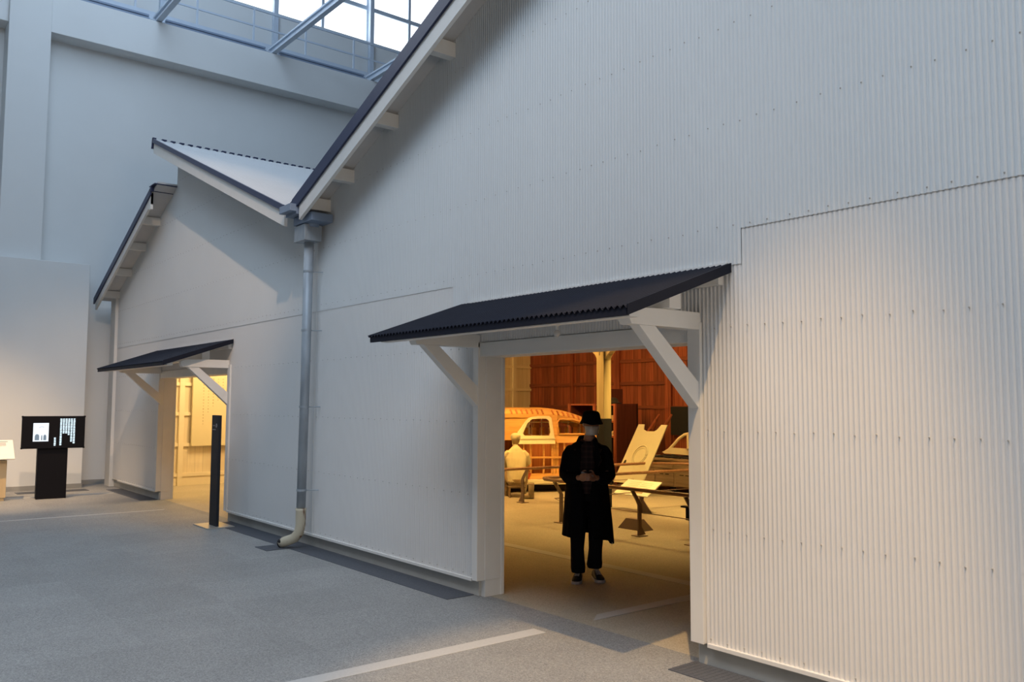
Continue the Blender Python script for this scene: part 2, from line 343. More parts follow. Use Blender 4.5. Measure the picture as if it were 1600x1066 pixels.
# steel structure in front of the window
for k, lab in ((-1, 'pale steel post furthest left of those before the high window'), (0, 'pale steel post before the high window, middle one of three'), (1, 'thick pale steel post before the high window, nearest the big gable roof')):
    y = 8.40 + 2.78*k
    b = MB(); b.box(-20.14, -20.02, y-0.06, y+0.06, 10.0, 15.5)
    o = b.build('steel_post', 'steel'); tag(o, lab, 'post', 'steel posts before the high window')
for k, lab in ((-1, 'pale steel tie beam crossing above the hall, nearest of those on the wall top'), (0, 'pale steel tie beam crossing above the hall, middle one in front of the high window'), (1, 'pale steel tie beam crossing the hall, partly hidden by the big gable roof')):
    y = 7.84 + 2.65*k
    b = MB(); b.box(-19.0, 2.0, y-0.06, y+0.06, 10.02, 10.06); b.box(-19.0, 2.0, y-0.06, y+0.06, 10.16, 10.20); b.box(-19.0, 2.0, y-0.02, y+0.02, 10.06, 10.16)
    o = b.build('tie_beam', 'steel'); tag(o, lab, 'beam')
cw = thing('maintenance_walkway', 'pale steel walkway with railing below the high window', 'walkway', (-19.6, 4, 10.0))
b = MB()
for i in range(150): b.box(-20.0, -19.30, -2+i*0.1, -2+i*0.1+0.03, 10.30, 10.33)
b.build('grille_deck', 'steel', cw, world=True)
b = MB(); b.box(-19.30, -19.24, -10, 15, 10.24, 10.42); b.box(-20.02, -19.96, -10, 15, 10.24, 10.42); b.build('edge_beam', 'steel', cw, world=True)
b = MB(); b.box(-19.285, -19.255, -10, 15, 10.78, 10.82); b.box(-19.29, -19.25, -10, 15, 11.20, 11.25); b.build('guard_rail', 'steel', cw, world=True)
for k in range(16):
    b = MB(); y = -6+k*1.35; b.box(-19.29, -19.25, y, y+0.04, 10.0, 11.2); b.build('stanchion', 'steel', cw, world=True)
for k, lab in ((0, 'dark double rail on the wall top, furthest left length'), (1, 'dark double rail on the wall top between the two visible tie beams'), (2, 'dark double rail on the wall top beside the big gable roof')):
    y0 = 2.54 + 2.65*k
    b = MB(); b.box(-18.95, -18.80, y0+0.18, y0+2.47, 10.02, 10.07); b.box(-18.95, -18.85, y0+0.18, y0+2.47, 10.12, 10.16)
    o = b.build('blind_rail', 'gutter'); tag(o, lab, 'rail', 'dark rails on the wall top')

# ------------------------------------------------------------------ front wall of the workshop
wf = structure('wall_front')
def wall_intervals(x):
    zt = z_top(x)
    for d in (D1, D2):
        if d[0]-0.001 < x < d[1]+0.001: return [(2.12, zt)]
    return [(0.0, zt)]
# solid timber-framed core behind the sheets
b = MB()
def core(x0, x1, z0):
    za, zb = z_top(x0+1e-4)-0.02, z_top(x1-1e-4)-0.02
    b.prism([(x0, 4.56, z0), (x1, 4.56, z0), (x1, 4.56, zb), (x0, 4.56, za)], (0, 0.20, 0))
for x0, x1, z0 in ((-18.6, -14.8, 0), ): pass
core(XL, D2[0], 0.0)
core(D2[0], -14.8, 2.14); core(-14.8, D2[1], 2.14); core(D2[1], -9.3, 0.0); core(-9.3, D1[0], 0.0)
core(D1[0], D1[1], 2.14); core(D1[1], -1.6, 0.0); core(-1.6, XR, 0.0)
b.build('wall_core', 'white', wf)
PITCH, AMP = 0.0318, 0.0055
def cladding(name, x0, x1, zlo, zhi, y, m, amp=AMP):
    """vertical corrugated sheets; zlo/zhi are functions of x returning the interval or None"""
    bm = bmesh.new(); seg = 6 if x1 > -9 else 4; n = int((x1-x0)/PITCH*seg); prev = None
    for i in range(n+1):
        x = x0 + (x1-x0)*i/n; a, c = zlo(x), zhi(x)
        if c is None or a is None or c <= a: prev = None; continue
        yy = y - amp*math.cos(2*PI*(x/PITCH))
        col = [bm.verts.new((x, yy, a)), bm.verts.new((x, yy, c))]
        if prev: bm.faces.new((prev[0], col[0], col[1], prev[1]))
        prev = col
    for f in bm.faces: f.smooth = True
    me = bpy.data.meshes.new(name); bm.to_mesh(me); bm.free(); me.materials.append(M[m])
    o = bpy.data.objects.new(name, me); C.objects.link(o); o.parent = wf
    return o
def in_door(x, pad=0.075): return any(d[0]-pad < x < d[1]+pad+0.015 for d in (D1, D2))
seamz = lambda x: 2.83 if x > -3.22 else 2.79
def up_lo(x):
    if x <= -3.22 and -6.44 < x: return 2.245 if x < D1[1]+0.09 else 2.60
    return seamz(x) if not (-15.3 < x < -11.9) else 2.79
cladding('cladding_upper', -18.38, -14.80, lambda x: 2.79, z_top, FY-0.005, 'clad_upper', 0.003)
cladding('cladding_upper', -14.79, -9.30, lambda x: 2.79, z_top, FY-0.005, 'clad_upper', 0.0035)
cladding('cladding_upper', -9.29, -6.44, lambda x: 2.79, z_top, FY-0.005, 'clad_upper')
cladding('cladding_upper', -6.44, -3.22, lambda x: 2.60, z_top, FY-0.005, 'clad_upper')
cladding('cladding_upper', -3.22, XR, lambda x: 2.83, z_top, FY-0.005, 'clad_upper')
def lo_z(x): return 2.245 if in_door(x) else 0.15
for x0, x1, a in ((-18.38, D2[0]-0.078, 0.003), (D2[0]-0.07, D2[1]+0.08, 0.003), (D2[1]+0.095, -9.31, 0.0035), (-9.30, -6.08, AMP), (-6.075, -3.55, AMP), (-3.55, XR, AMP)):
    def zl(x, x0=x0, x1=x1):
        if x1 <= -14.7: return 2.245 if in_door(x) else 0.15
        return lo_z(x)
    cladding('cladding_lower', x0, x1, zl, lambda x: 2.85 if not (-6.44 < x < -3.22) else 2.62, FY, 'clad', a)
# screws: rows of small hex-head screws on the ridges
bm = bmesh.new()
def rowtop(x): return z_top(x)-0.1
for z in (0.19, 0.89, 1.53, 2.20, 2.86, 3.54, 4.20, 4.86, 5.5):
    k0 = int(XL/PITCH)
    k = k0; 
    while k*PITCH < 1.5:
        x = k*PITCH; k += 4 if random.random() < 0.7 else 5
        if in_door(x, 0.09) and z < 2.24: continue
        if z > rowtop(x) or x < -18.3 or abs(x+9.3) < 0.05: continue
        if -6.3 < x < -3.3 and 2.2 < z < 2.7: continue
        m = Matrix.Translation((x, FY-0.010, z+random.uniform(-0.006, 0.006))) @ Matrix.Diagonal((0.0055, 0.006, 0.0055, 1))
        bmesh.ops.create_icosphere(bm, subdivisions=1, radius=1, matrix=m)
me = bpy.data.meshes.new('screw_heads'); bm.to_mesh(me); bm.free(); me.materials.append(mat('weathered_screws', (0.40, 0.39, 0.37), 0.6))
o = bpy.data.objects.new('screw_heads', me); C.objects.link(o); o.parent = wf; o['kind'] = 'stuff'
# plinth and drip trim
b = MB()
for x0, x1 in ((-18.4, D2[0]-0.02), (D2[1]+0.02, D1[0]-0.055), (D1[1]+0.02, XR)): b.box(x0, x1, 4.535, 4.735, 0, 0.13)
b.build('plinth', 'plinth', wf, bevel=0.004)
b = MB()
for x0, x1 in ((-17.9, D2[0]-0.08), (D2[1]+0.09, D1[0]-0.10), (D1[1]+0.13, XR)): b.box(x0, x1, 4.480, 4.535, 0.130, 0.158)
b.build('drip_trim', 'white', wf, bevel=0.003)
# corner post at the far left end
b = MB(); b.box(-18.72, -18.36, 4.44, 4.84, 0.0, 3.86); b.build('corner_post', 'white', wf, bevel=0.005)
b = MB(); b.box(-19.13, -18.72, 4.62, 4.80, 0.0, 4.3); b.build('side_return', 'soffit', wf)
# valley joint strip between the two gables
b = MB(); b.box(-9.305, -9.285, 4.490, 4.50, 0.16, 3.95); b.build('joint_strip', 'clad', wf)

# ------------------------------------------------------------------ door frames
def door(n, d):
    f = structure('door_%d' % n)
    x0, x1 = d
    b = MB(); b.box(x0-0.075, x0, 4.47, 4.555, 0.145, 2.245); b.box(x0-0.03, x0+0.004, 4.555, 4.74, 0.145, 2.15); b.box(x0-0.05, x0+0.008, 4.735, 4.77, 0.0, 2.15); b.build('left_jamb', 'white', f, bevel=0.003)
    b = MB(); b.box(x1, x1+0.105, 4.475, 4.555, 0.145, 2.245); b.box(x1-0.004, x1+0.03, 4.555, 4.77, 0.145, 2.15); b.build('right_jamb', 'white', f, bevel=0.003)
    b = MB(); b.box(x0-0.05, x1+0.02, 4.49, 4.77, 2.115, 2.24); b.build('lintel', 'white', f, bevel=0.003)
door(1, D1); door(2, D2)

# ------------------------------------------------------------------ roofs
def roof_sheet(parent, xa, za, xb, zb, y0, y1, m, pitch=0.076, amp=0.009):
    bm = bmesh.new(); n = int((y1-y0)/pitch*6); pr = None
    nx, nz = -(zb-za), (xb-xa); l = math.hypot(nx, nz); nx /= l; nz /= l
    for i in range(n+1):
        y = y0+(y1-y0)*i/n; h = amp*math.cos(2*PI*(y-y0)/pitch)
        row = [bm.verts.new((xa+nx*h, y, za+nz*h)), bm.verts.new((xb+nx*h, y, zb+nz*h))]
        if pr: bm.faces.new((pr[0], pr[1], row[1], row[0]))
        pr = row
    for f in bm.faces: f.smooth = True
    me = bpy.data.meshes.new('roof_sheet'); bm.to_mesh(me); bm.free(); me.materials.append(M[m])
    me.transform(XF[parent.name].inverted())
    o = bpy.data.objects.new('roof_sheet', me); C.objects.link(o); o.parent = parent
    s = o.modifiers.new('solid', 'SOLIDIFY'); s.thickness = 0.002; s.use_rim = False
    return o
def sloped_board(b, xa, za, xb, zb, dz0, dz1, y0, y1):
    b.prism([(xa, y0, za+dz0), (xb, y0, zb+dz0), (xb, y0, zb+dz1), (xa, y0, za+dz1)], (0, y1-y0, 0)); return b
RY = 4.15
g1 = thing('gable_roof', 'large corrugated gable roof with white rake board over the tall wall', 'roof', (-9.1, 4.15, 4.0))
roof_sheet(g1, -9.35, z_big(-9.35)+0.045, -1.6, z_big(-1.6)+0.045, RY-0.03, 15.3, 'roof'); roof_sheet(g1, -1.6, z_big(-1.6)+0.045, XR+0.6, z_big(XR+0.6)+0.045, RY-0.03, 15.3, 'roof')
b = MB(); sloped_board(b, -9.35, z_big(-9.35), -1.6, z_big(-1.6), -0.005, 0.02, RY, 15.2); sloped_board(b, -1.6, z_big(-1.6), XR+.6, z_big(XR+.6), -0.005, 0.02, RY, 15.2); b.build('soffit_boards', 'soffit', g1, world=True)
b = MB(); sloped_board(b, -9.22, z_big(-9.22), -1.6, z_big(-1.6), -0.095, 0.055, RY-0.035, RY-0.01); sloped_board(b, -1.6, z_big(-1.6), XR+.6, z_big(XR+.6), -0.095, 0.055, RY-0.035, RY-0.01); b.build('edge_flashing', 'navy_flash', g1, world=True)
b = MB(); sloped_board(b, -9.07, z_big(-9.07), -1.6, z_big(-1.6), -0.265, -0.01, RY-0.01, RY+0.03); sloped_board(b, -1.6, z_big(-1.6), XR+.6, z_big(XR+.6), -0.265, -0.01, RY-0.01, RY+0.03); b.build('rake_board', 'white', g1, world=True)
for x in (-8.97, -8.40, -7.46, -6.43, -5.4, -4.4, -3.4, -2.4):
    b = MB(); z = z_big(x-0.05); b.box(x-0.10, x, RY+0.03, 4.50, z-0.165, z-0.02); b.build('purlin_end', 'white', g1, world=True, bevel=0.003)
g2 = thing('gable_roof', 'small pale metal roof with step and white rake boards above the left wall', 'roof', (-14.9, 4.15, 5.5))
XE = -9.42
roof_sheet(g2, -15.02, z_l(-15.02), XE, z_l(XE), RY-0.03, 15.3, 'roof')
b = MB(); sloped_board(b, -15.0, z_l(-15.0), XE, z_l(XE), -0.06, -0.02, RY+0.02, 15.2); b.build('soffit_boards', 'soffit', g2, world=True)
b = MB(); sloped_board(b, -15.02, z_l(-15.02), XE-0.05, z_l(XE-0.05), -0.062, 0.016, RY-0.035, RY-0.01)
b.prism([(-15.07, RY-0.035, z_l(-15.02)-0.16), (-15.03, RY-0.035, z_l(-15.02)-0.16), (-14.98, RY-0.035, z_l(-15.02)+0.02), (-15.03, RY-0.035, z_l(-15.02)+0.02)], (0, 0.06, 0)); b.build('edge_flashing', 'navy_flash', g2, world=True)
b = MB()
for i in range(60): b.box(-15.04, -14.98, RY+0.12+i*0.15, RY+0.20+i*0.15, z_l(-15)+0.005, z_l(-15)+0.028)
b.build('ridge_closure', 'navy_flash', g2, world=True); 
b = MB(); sloped_board(b, -15.0, z_l(-15.0), -9.48, z_l(-9.48), -0.245, -0.03, RY-0.01, RY+0.03); b.build('rake_board', 'white', g2, world=True)
b = MB(); b.box(-15.06, -15.0, RY, 15.2, z_l(-15)-0.17, z_l(-15)-0.01); b.build('top_fascia', 'white', g2, world=True)
b = MB(); b.prism([(-14.8, 4.56, z_ll(-14.8)-0.1), (-14.8, 4.56, z_l(-14.8)-0.06), (-14.76, 4.56, z_l(-14.8)-0.06), (-14.76, 4.56, z_ll(-14.8)-0.1)], (0, 10.6, 0)); b.build('step_wall', 'clad', g2, world=True)
g3 = thing('gable_roof', 'lowest short roof slope at the far left end beside the corner post', 'roof', (-18.8, 4.15, 3.8))
XA, XB = -18.80, -15.0
roof_sheet(g3, XA, z_ll(XA)+0.04, -15.04, z_ll(-15.04)+0.04, RY-0.03, 15.2, 'roof')
b = MB(); sloped_board(b, XA+0.05, z_ll(XA+0.05), -14.8, z_ll(-14.8), -0.02, 0.02, RY+0.02, 15.1); b.build('soffit_boards', 'soffit', g3, world=True)
b = MB(); sloped_board(b, XA, z_ll(XA), XB-0.03, z_ll(XB-0.03), -0.075, 0.05, RY-0.035, RY-0.01); b.box(XB-0.05, XB+0.0, RY-0.035, 4.56, z_ll(XB)-0.03, z_ll(XB)+0.055); b.box(XB-0.10, -14.78, RY-0.035, 15.1, z_ll(XB)+0.055, z_ll(XB)+0.068); b.build('edge_flashing', 'navy_flash', g3, world=True)
b = MB(); sloped_board(b, XA+0.06, z_ll(XA+0.06), XB-0.06, z_ll(XB-0.06), -0.22, -0.02, RY-0.01, RY+0.03)
b.box(XB-0.16, XB-0.06, RY-0.012, RY+0.03, z_ll(XB)-0.33, z_ll(XB)-0.03); b.build('rake_board', 'white', g3, world=True)
for x in (-18.30, -17.44, -16.53, -15.70):
    b = MB(); z = z_ll(x-0.05); b.box(x-0.11, x, RY+0.03, 4.50, z-0.16, z-0.02); b.build('purlin_end', 'white', g3, world=True, bevel=0.003)

# ------------------------------------------------------------------ gutter and downpipe
gt = thing('valley_gutter', 'blue grey valley gutter poking out between the two roofs', 'gutter', (-9.3, 4.1, 3.9))
b = MB(); b.box(-9.40, -9.10, 4.04, 4.12, 3.93, 4.015); b.box(-9.40, -9.10, 4.12, 15.1, 3.90, 3.99); b.build('gutter_trough', 'gutter', gt, world=True, bevel=0.003)
b = MB(); b.box(-9.35, -8.86, 4.20, 4.47, 3.80, 3.895); b.build('gutter_outlet', 'gutter', gt, world=True, bevel=0.003)
dp = thing('downpipe', 'grey galvanised downpipe with square hopper and rusty bent foot', 'pipe', (-9.3, 4.3, 0))
b = MB(); b.box(-9.35, -9.06, 4.21, 4.43, 3.60, 3.79); b.build('hopper', 'galv', dp, world=True, bevel=0.006)
b = MB(); b.tube([(-9.14, 4.33, 3.78), (-9.12, 4.33, 3.88)], 0.10, 14); b.build('hopper_neck', 'gutter', dp, world=True, smooth=True)
b = MB(); b.tube([(-9.19, 4.33, 3.62), (-9.21, 4.33, 2.1), (-9.25, 4.33, 0.48)], [0.056, 0.054, 0.053], 18); b.build('pipe', 'galv', dp, world=True, smooth=True)
b = MB(); path = [(-9.25, 4.33, 0.47), (-9.25, 4.33, 0.44), (-9.25, 4.33, 0.28), (-9.27, 4.32, 0.19), (-9.32, 4.29, 0.125), (-9.38, 4.25, 0.095), (-9.44, 4.21, 0.070), (-9.475, 4.185, 0.048)]
b.tube(path, [0.066, 0.060, 0.058, 0.059, 0.058, 0.058, 0.058, 0.047], 18); o = b.build('pipe_foot', 'rusty', dp, world=True, smooth=True); o['label'] = 'cream pipe foot flaked with brown rust'
b = MB(); b.tube([(-9.462, 4.194, 0.056), (-9.49, 4.175, 0.044)], [0.046, 0.040], 16); b.ball((-9.452, 4.172, 0.078), 0.034, 12, (1.3, 0.8, 0.8)); b.build('pipe_mouth', 'dark', dp, world=True)
for z in (3.25, 2.55, 1.65, 0.68):
    b = MB(); b.tube([(-9.22, 4.36, z), (-9.13, 4.49, z)], 0.006, 6); xp = -9.26+0.02*z; b.tube([(xp, 4.33, z-0.012), (xp, 4.33, z+0.012)], 0.060, 16); b.build('clamp', 'galv', dp, world=True)

# ------------------------------------------------------------------ canopies
def canopy(xl, xr, bxl, bxr, label):
    """xl..xr roof extent; bxl, bxr = right faces of the two brackets"""
    t = thing('door_canopy', label, 'canopy', ((xl+xr)/2, FY, 2.1))
    yb, zb, yf, zf = 4.49, 2.605, 3.53, 2.265
    sl = (zb-zf)/(yb-yf)
    zs = lambda y: zf + sl*(y-yf)
    bm = bmesh.new(); seg = 6; n = int((xr-xl)/PITCH*seg); pr = None
    for i in range(n+1):
        x = xl+(xr-xl)*i/n; h = 0.009*math.cos(2*PI*(x-xl)/(PITCH*1.5))
        row = [bm.verts.new((x, yf-0.02, zs(yf-0.02)+h)), bm.verts.new((x, yb, zs(yb)+h))]
        if pr: bm.faces.new((pr[0], row[0], row[1], pr[1]))
        pr = row
    for f in bm.faces: f.smooth = True
    me = bpy.data.meshes.new('roof_sheet'); bm.to_mesh(me); bm.free(); me.materials.append(M['navy']); me.transform(XF[t.name].inverted())
    o = bpy.data.objects.new('roof_sheet', me); C.objects.link(o); o.parent = t; q = o.modifiers.new('s', 'SOLIDIFY'); q.thickness = 0.002; q.use_rim = False
    # dark underside lining and edge flashings
    b = MB(); b.prism([(xl+0.02, yf+0.02, zs(yf+.02)-0.022), (xl+0.02, yb, zs(yb)-0.022), (xl+0.02, yb, zs(yb)-0.010), (xl+0.02, yf+.02, zs(yf+.02)-0.010)], (xr-xl-0.04, 0, 0)); b.build('underside_lining', 'soffit', t, world=True)
    b = MB(); b.box(xl+0.03, xr, yf-0.012, yf+0.004, zf-0.058, zf-0.004)
    for xx in (xl+0.028, xr-0.004): b.prism([(xx, yf-0.012, zs(yf)-0.058), (xx, yb, zs(yb)-0.055), (xx, yb, zs(yb)+0.008), (xx, yf-0.012, zs(yf)+0.008)], (0.010, 0, 0))
    b.build('edge_flashing', 'navy', t, world=True)
    b = MB(); b.box(xl+0.12, xr-0.02, 4.475, 4.49, zb-0.012, zb+0.012); b.build('top_flashing', 'clad', t, world=True)
    b = MB(); b.prism([(xl+0.10, 3.58, zs(3.58)-0.075), (xl+0.10, 3.66, zs(3.58)-0.075), (xl+0.10, 3.66, zs(3.66)-0.022), (xl+0.10, 3.58, zs(3.58)-0.022)], (xr-xl-0.14, 0, 0)); b.build('front_purlin', 'white', t, world=True, bevel=0.002)
    b = MB(); b.box(xl+0.12, xr-0.19, 4.11, 4.22, 2.31, zs(4.11)-0.022); b.build('mid_purlin', 'white', t, world=True, bevel=0.002)
    b = MB(); b.box(xl+0.12, xr-0.06, 4.44, 4.49, zb-0.13, zb-0.03); b.build('wall_plate', 'white', t, world=True, bevel=0.002)
    for bx in (bxl, bxr):
        k = MB(); top0, top1 = zs(3.80)-0.075, 2.315
        k.prism([(bx-0.10, 3.80, 2.275), (bx-0.10, 3.80, 2.235), (bx-0.10, 3.825, 2.195), (bx-0.10, 4.49, 2.195), (bx-0.10, 4.49, 2.310), (bx-0.10, 4.10, 2.310), (bx-0.10, 3.86, 2.300)], (0.10, 0, 0))
        br = k.build('bracket_arm', 'white', t, world=True, bevel=0.004)
        k = MB(); k.prism([(bx-0.09, 3.90, 2.195), (bx-0.09, 4.055, 2.195), (bx-0.09, 4.49, 1.835), (bx-0.09, 4.49, 1.66)], (0.08, 0, 0)); k.build('diagonal_brace', 'white', t, world=True, bevel=0.003)
        k = MB()
        k.prism([(bx-0.08, 3.60, zs(3.60)-0.06), (bx-0.08, 4.49, zs(4.49)-0.07), (bx-0.08, 4.49, zs(4.49)-0.022), (bx-0.08, 3.60, zs(3.60)-0.022)], (0.05, 0, 0)); k.build('rafter', 'white', t, world=True)
    return t
c1 = canopy(-6.28, -3.30, -6.00, -3.55, 'large dark corrugated canopy on white brackets over the wide doorway')
c2 = canopy(-15.60, -11.95, -15.30, -12.08, 'smaller dark canopy over the far left doorway')
lb = thing('bulb_holder', 'small bare bulb holder under the large canopy', 'lamp', (-4.60, 4.15, 2.30))
b = MB(); b.lathe([(0.03, 0.02), (0.028, -0.02), (0.012, -0.03), (0.012, -0.06)], seg=14); b.build('socket', 'white', lb, smooth=True)
b = MB(); b.ball((0, 0, -0.085), 0.027); b.build('bulb', 'glass_bulb', lb, smooth=True)

# ------------------------------------------------------------------ workshop interior
wb = structure('wall_back')
b = MB(); b.box(-17.9, XR, 15.0, 15.2, 0, 4.4)
b.prism([(-9.3, 15.0, 4.0), (XR, 15.0, 4.0), (-1.6, 15.0, 7.1)], (0, 0.2, 0)); b.prism([(-17.9, 15.0, 4.2), (-10, 15.0, 4.1), (-14.9, 15.0, 6.0)], (0, 0.2, 0)); b.build('board_wall', 'redwood', wb)
b = MB()
for z in (0.55, 1.08, 1.62, 2.19, 2.73, 3.3, 3.9): b.box(-17.7, XR, 14.955, 15.0, z-0.04, z+0.04)
b.build('horizontal_rail', 'redrail', wb)
b = MB()
for k in range(14):
    x = -16.0 + 1.62*k; wd = 0.09 if k % 3 else 0.05; b.box(x-wd, x+wd, 14.93, 15.0, 0, 4.3)
b.build('wall_stud', 'redwood', wb)
wi = structure('wall_partition')
b = MB(); b.box(-18.0, -17.72, 4.8, 15.2, 0, 4.2); b.build('board_wall', 'creamwall', wi)
b = MB()
for z in (0.22, 0.83, 1.46, 2.07, 2.69, 3.3): b.box(-17.72, -17.68, 4.8, 15.0, z-0.035, z+0.035)
for y in (4.9, 5.61, 6.8, 7.7, 8.6, 9.5, 10.4, 11.3, 12.2, 13.3, 14.40): b.box(-17.72, -17.66, y-0.05, y+0.05, 0, 4.2)
b.box(-17.72, -17.70, 4.8, 15, 0, 0.2); b.build('battens', 'creambat', wi)
b = MB(); b.box(XR-0.1, XR, 4.8, 15.1, 0, 4.8); b.build('side_wall', 'redwood', structure('wall_right'))
dpn = thing('display_panel', 'large cream text panel hung on the wall inside the small doorway', 'sign', (-17.6, 6.5, 0.6))
b = MB(); b.box(-17.66, -17.60, 5.80, 7.40, 0.80, 2.75); b.build('panel_board', 'panelcream', dpn, world=True, bevel=0.003)
b = MB()
random.seed(3)
for i, y in enumerate((6.02, 6.12, 6.22, 6.32, 6.42, 6.52)):
    for j in range(14 - 2*i if i else 16):
        z = 2.18-j*0.062; s = random.uniform(0.010, 0.016)
        b.box(-17.6, -17.598, y-s, y+s, z-s*0.3, z+s*0.3); b.box(-17.6, -17.598, y-s*0.3, y+s*0.3, z-s, z+s)
b.build('vertical_text', mat('pale_text', (0.42, 0.36, 0.22), 0.6), dpn, world=True)['kind'] = 'stuff'
for i, x in enumerate((-9.92, -12.86, -15.8, -6.98)):
    tl = ('cream timber column with dark painted base behind the person in black', 'cream timber column half hidden by the wide doorway left jamb',
          'cream timber column near the left partition wall', 'cream timber column towards the right of the workshop')[i]
    t = thing('timber_column', tl, 'column', (x, 10.0 if i else 10.0, 0), 0.0)
    b = MB(); b.box(-0.085, 0.085, -0.085, 0.085, 1.45, 3.4); b.build('shaft', 'column', t, bevel=0.006)
    b = MB(); b.box(-0.088, 0.088, -0.088, 0.088, 0, 1.45); b.build('painted_base', 'sign', t)
    b = MB()
    for s in (-1, 1): b.prism([(s*0.085, -0.06, 2.42), (s*0.085, -0.06, 2.75), (s*0.40, -0.06, 2.75), (s*0.34, -0.06, 2.66), (s*0.15, -0.06, 2.52)], (0, 0.12, 0))
    b.build('capital_bracket', 'column', t)
    b = MB(); b.tube([(0.0, -0.085, 2.62), (0.02, -0.12, 2.58), (0.02, -0.12, 2.50)], 0.008, 6); b.build('hook', 'post', t)
b = MB(); b.box(-17.6, XR-0.2, 9.9, 10.1, 2.76, 2.98); tag(b.build('tie_beam', 'column'), 'long cream timber beam carried by the workshop columns', 'beam')

# barriers
def rail_post(par, x, y, dx, dy, hmid=True):
    """post with vertical foot and bent head leaning toward (dx,dy)"""
    k = MB(); pth = [(x, y, 0.01), (x, y, 0.40), (x+dx*0.03, y+dy*0.03, 0.45), (x+dx*0.13, y+dy*0.13, 0.585)]
    px, py = -dy, dx
    rs = []
    for i, (a, bb, c) in enumerate(pth):
        rs.append([(a+px*0.012*s+dx*0.028*t, bb+py*0.012*s+dy*0.028*t, c) for s, t in ((-1, -1), (1, -1), (1, 1), (-1, 1))])
    k.rings(rs); o = k.build('post', 'post', par, world=True)
    k = MB(); k.prism([(x-dx*0.02-px*0.006, y-dy*0.02-py*0.006, 0.012), (x-dx*0.11-px*0.006, y-dy*0.11-py*0.006, 0.012), (x-dx*0.02-px*0.006, y-dy*0.02-py*0.006, 0.14)], (px*0.012, py*0.012, 0))
    k.box(x-0.075, x+0.075, y-0.075, y+0.075, 0, 0.010); k.build('foot_plate', 'post', o, world=True)
def barrier(label, rail, posts, wire):
    t = thing('barrier', label, 'barrier', (*rail[0][:2], 0))
    k = MB(); k.tube([(x, y, 0.60) for x, y in rail], 0.024, 12); k.build('handrail', 'rail', t, world=True, smooth=True)
    for p in posts: rail_post(t, *p)
    k = MB()
    for a, b2 in zip(wire, wire[1:]): k.tube([(*a, 0.30), (*b2, 0.30)], 0.006, 6)
    k.build('wire', 'post', t, world=True)
    return t
barrier('nearest low barrier with brown handrail, running right from the person in black', [(-9.05, 11.9), (-9.18, 10.6), (-9.34, 9.2), (-9.44, 8.38), (-9.42, 8.24), (-9.30, 8.15), (-8.0, 8.11), (-5.0, 8.08)],
        [(-9.02, 8.22, 0, -1), (-7.50, 8.20, 0, -1), (-6.62, 8.18, 0, -1), (-5.3, 8.18, 0, -1), (-9.05, 11.3, -1, 0)],
        [(-9.10, 11.3), (-9.36, 8.4), (-9.02, 8.22), (-4.9, 8.18)])
barrier('far low barrier with brown handrail in front of the crouching worker and car', [(-11.15, 8.2), (-11.05, 8.8), (-10.94, 9.86), (-10.72, 11.0), (-10.66, 11.85), (-10.2, 12.3), (-9.4, 12.45)],
        [(-11.22, 9.33, 1, 0), (-10.98, 10.75, 1, 0), (-10.80, 11.9, 1, 0)], [(-11.25, 8.3), (-11.22, 9.33), (-10.98, 10.75), (-10.80, 11.9)])
barrier('short low barrier at the right edge of the wide doorway, behind the nearest one', [(-6.9, 8.5), (-7.02, 9.0), (-7.1, 9.9), (-7.15, 10.8)],
        [(-7.95, 10.1, 1, 0) if False else (-7.08, 9.4, 1, 0), (-7.16, 10.5, 1, 0)], [(-7.0, 8.7), (-7.08, 9.4), (-7.16, 10.5)])
# info board
ib = thing('information_board', 'slanted cream information board on a low post behind the nearest barrier', 'sign', (-9.20, 10.02, 0), 0.0)
b = MB(); R = Matrix.Rotation(math.radians(30), 4, 'X'); b.box(-0.36, 0.36, -0.20, 0.20, 0.36, 0.375, R, (0, 0, 0.37)); b.build('board', 'paper', ib)
b = MB()
for i in range(7): b.box(-0.25, -0.02, 0.13-i*0.045, 0.138-i*0.045, 0.3755, 0.377, R, (0, 0, 0.37))
for i in range(3): b.box(0.02, 0.24, 0.13-i*0.045, 0.138-i*0.045, 0.3755, 0.377, R, (0, 0, 0.37))
b.build('text_lines', mat('board_text', (0.62, 0.60, 0.45), 0.6), ib)
b = MB(); b.box(0.02, 0.20, -0.14, -0.03, 0.3755, 0.377, R, (0, 0, 0.37)); b.build('picture', mat('board_picture', (0.45, 0.33, 0.2), 0.6), ib)
b = MB(); b.box(0.05, 0.10, -0.02, 0.03, 0, 0.36); b.prism([(0.08, -0.01, 0.0), (0.30, -0.01, 0.0), (0.10, -0.01, 0.22), (0.08, -0.01, 0.22)], (0, 0.012, 0)); b.build('stand', 'post', ib)
# wedge shaped floor box
b = MB(); b.rings([[(-8.18, 8.50, 0), (-7.72, 8.50, 0), (-7.72, 8.72, 0), (-8.18, 8.72, 0)], [(-8.08, 8.56, 0.14), (-7.84, 8.56, 0.14), (-7.84, 8.66, 0.14), (-8.08, 8.66, 0.14)]]); o = b.build('floor_light_box', 'post', bevel=0.004); tag(o, 'low brown wedge-sided box on the floor behind the nearest barrier', 'floor box')
# black device on post
t = thing('sensor_camera', 'small black device clamped on a barrier post at the right jamb', 'device', (-6.98, 8.6, 0))
b = MB(); b.box(-0.14, 0.02, -0.04, 0.04, 0.375, 0.395); b.build('top_plate', 'black', t)
b = MB(); b.box(-0.07, 0.0, -0.03, 0.03, 0.22, 0.375); b.build('body', 'black', t, bevel=0.005)
b = MB(); b.box(-0.03, -0.01, -0.012, 0.012, 0, 0.24); b.build('stem', 'post', t)

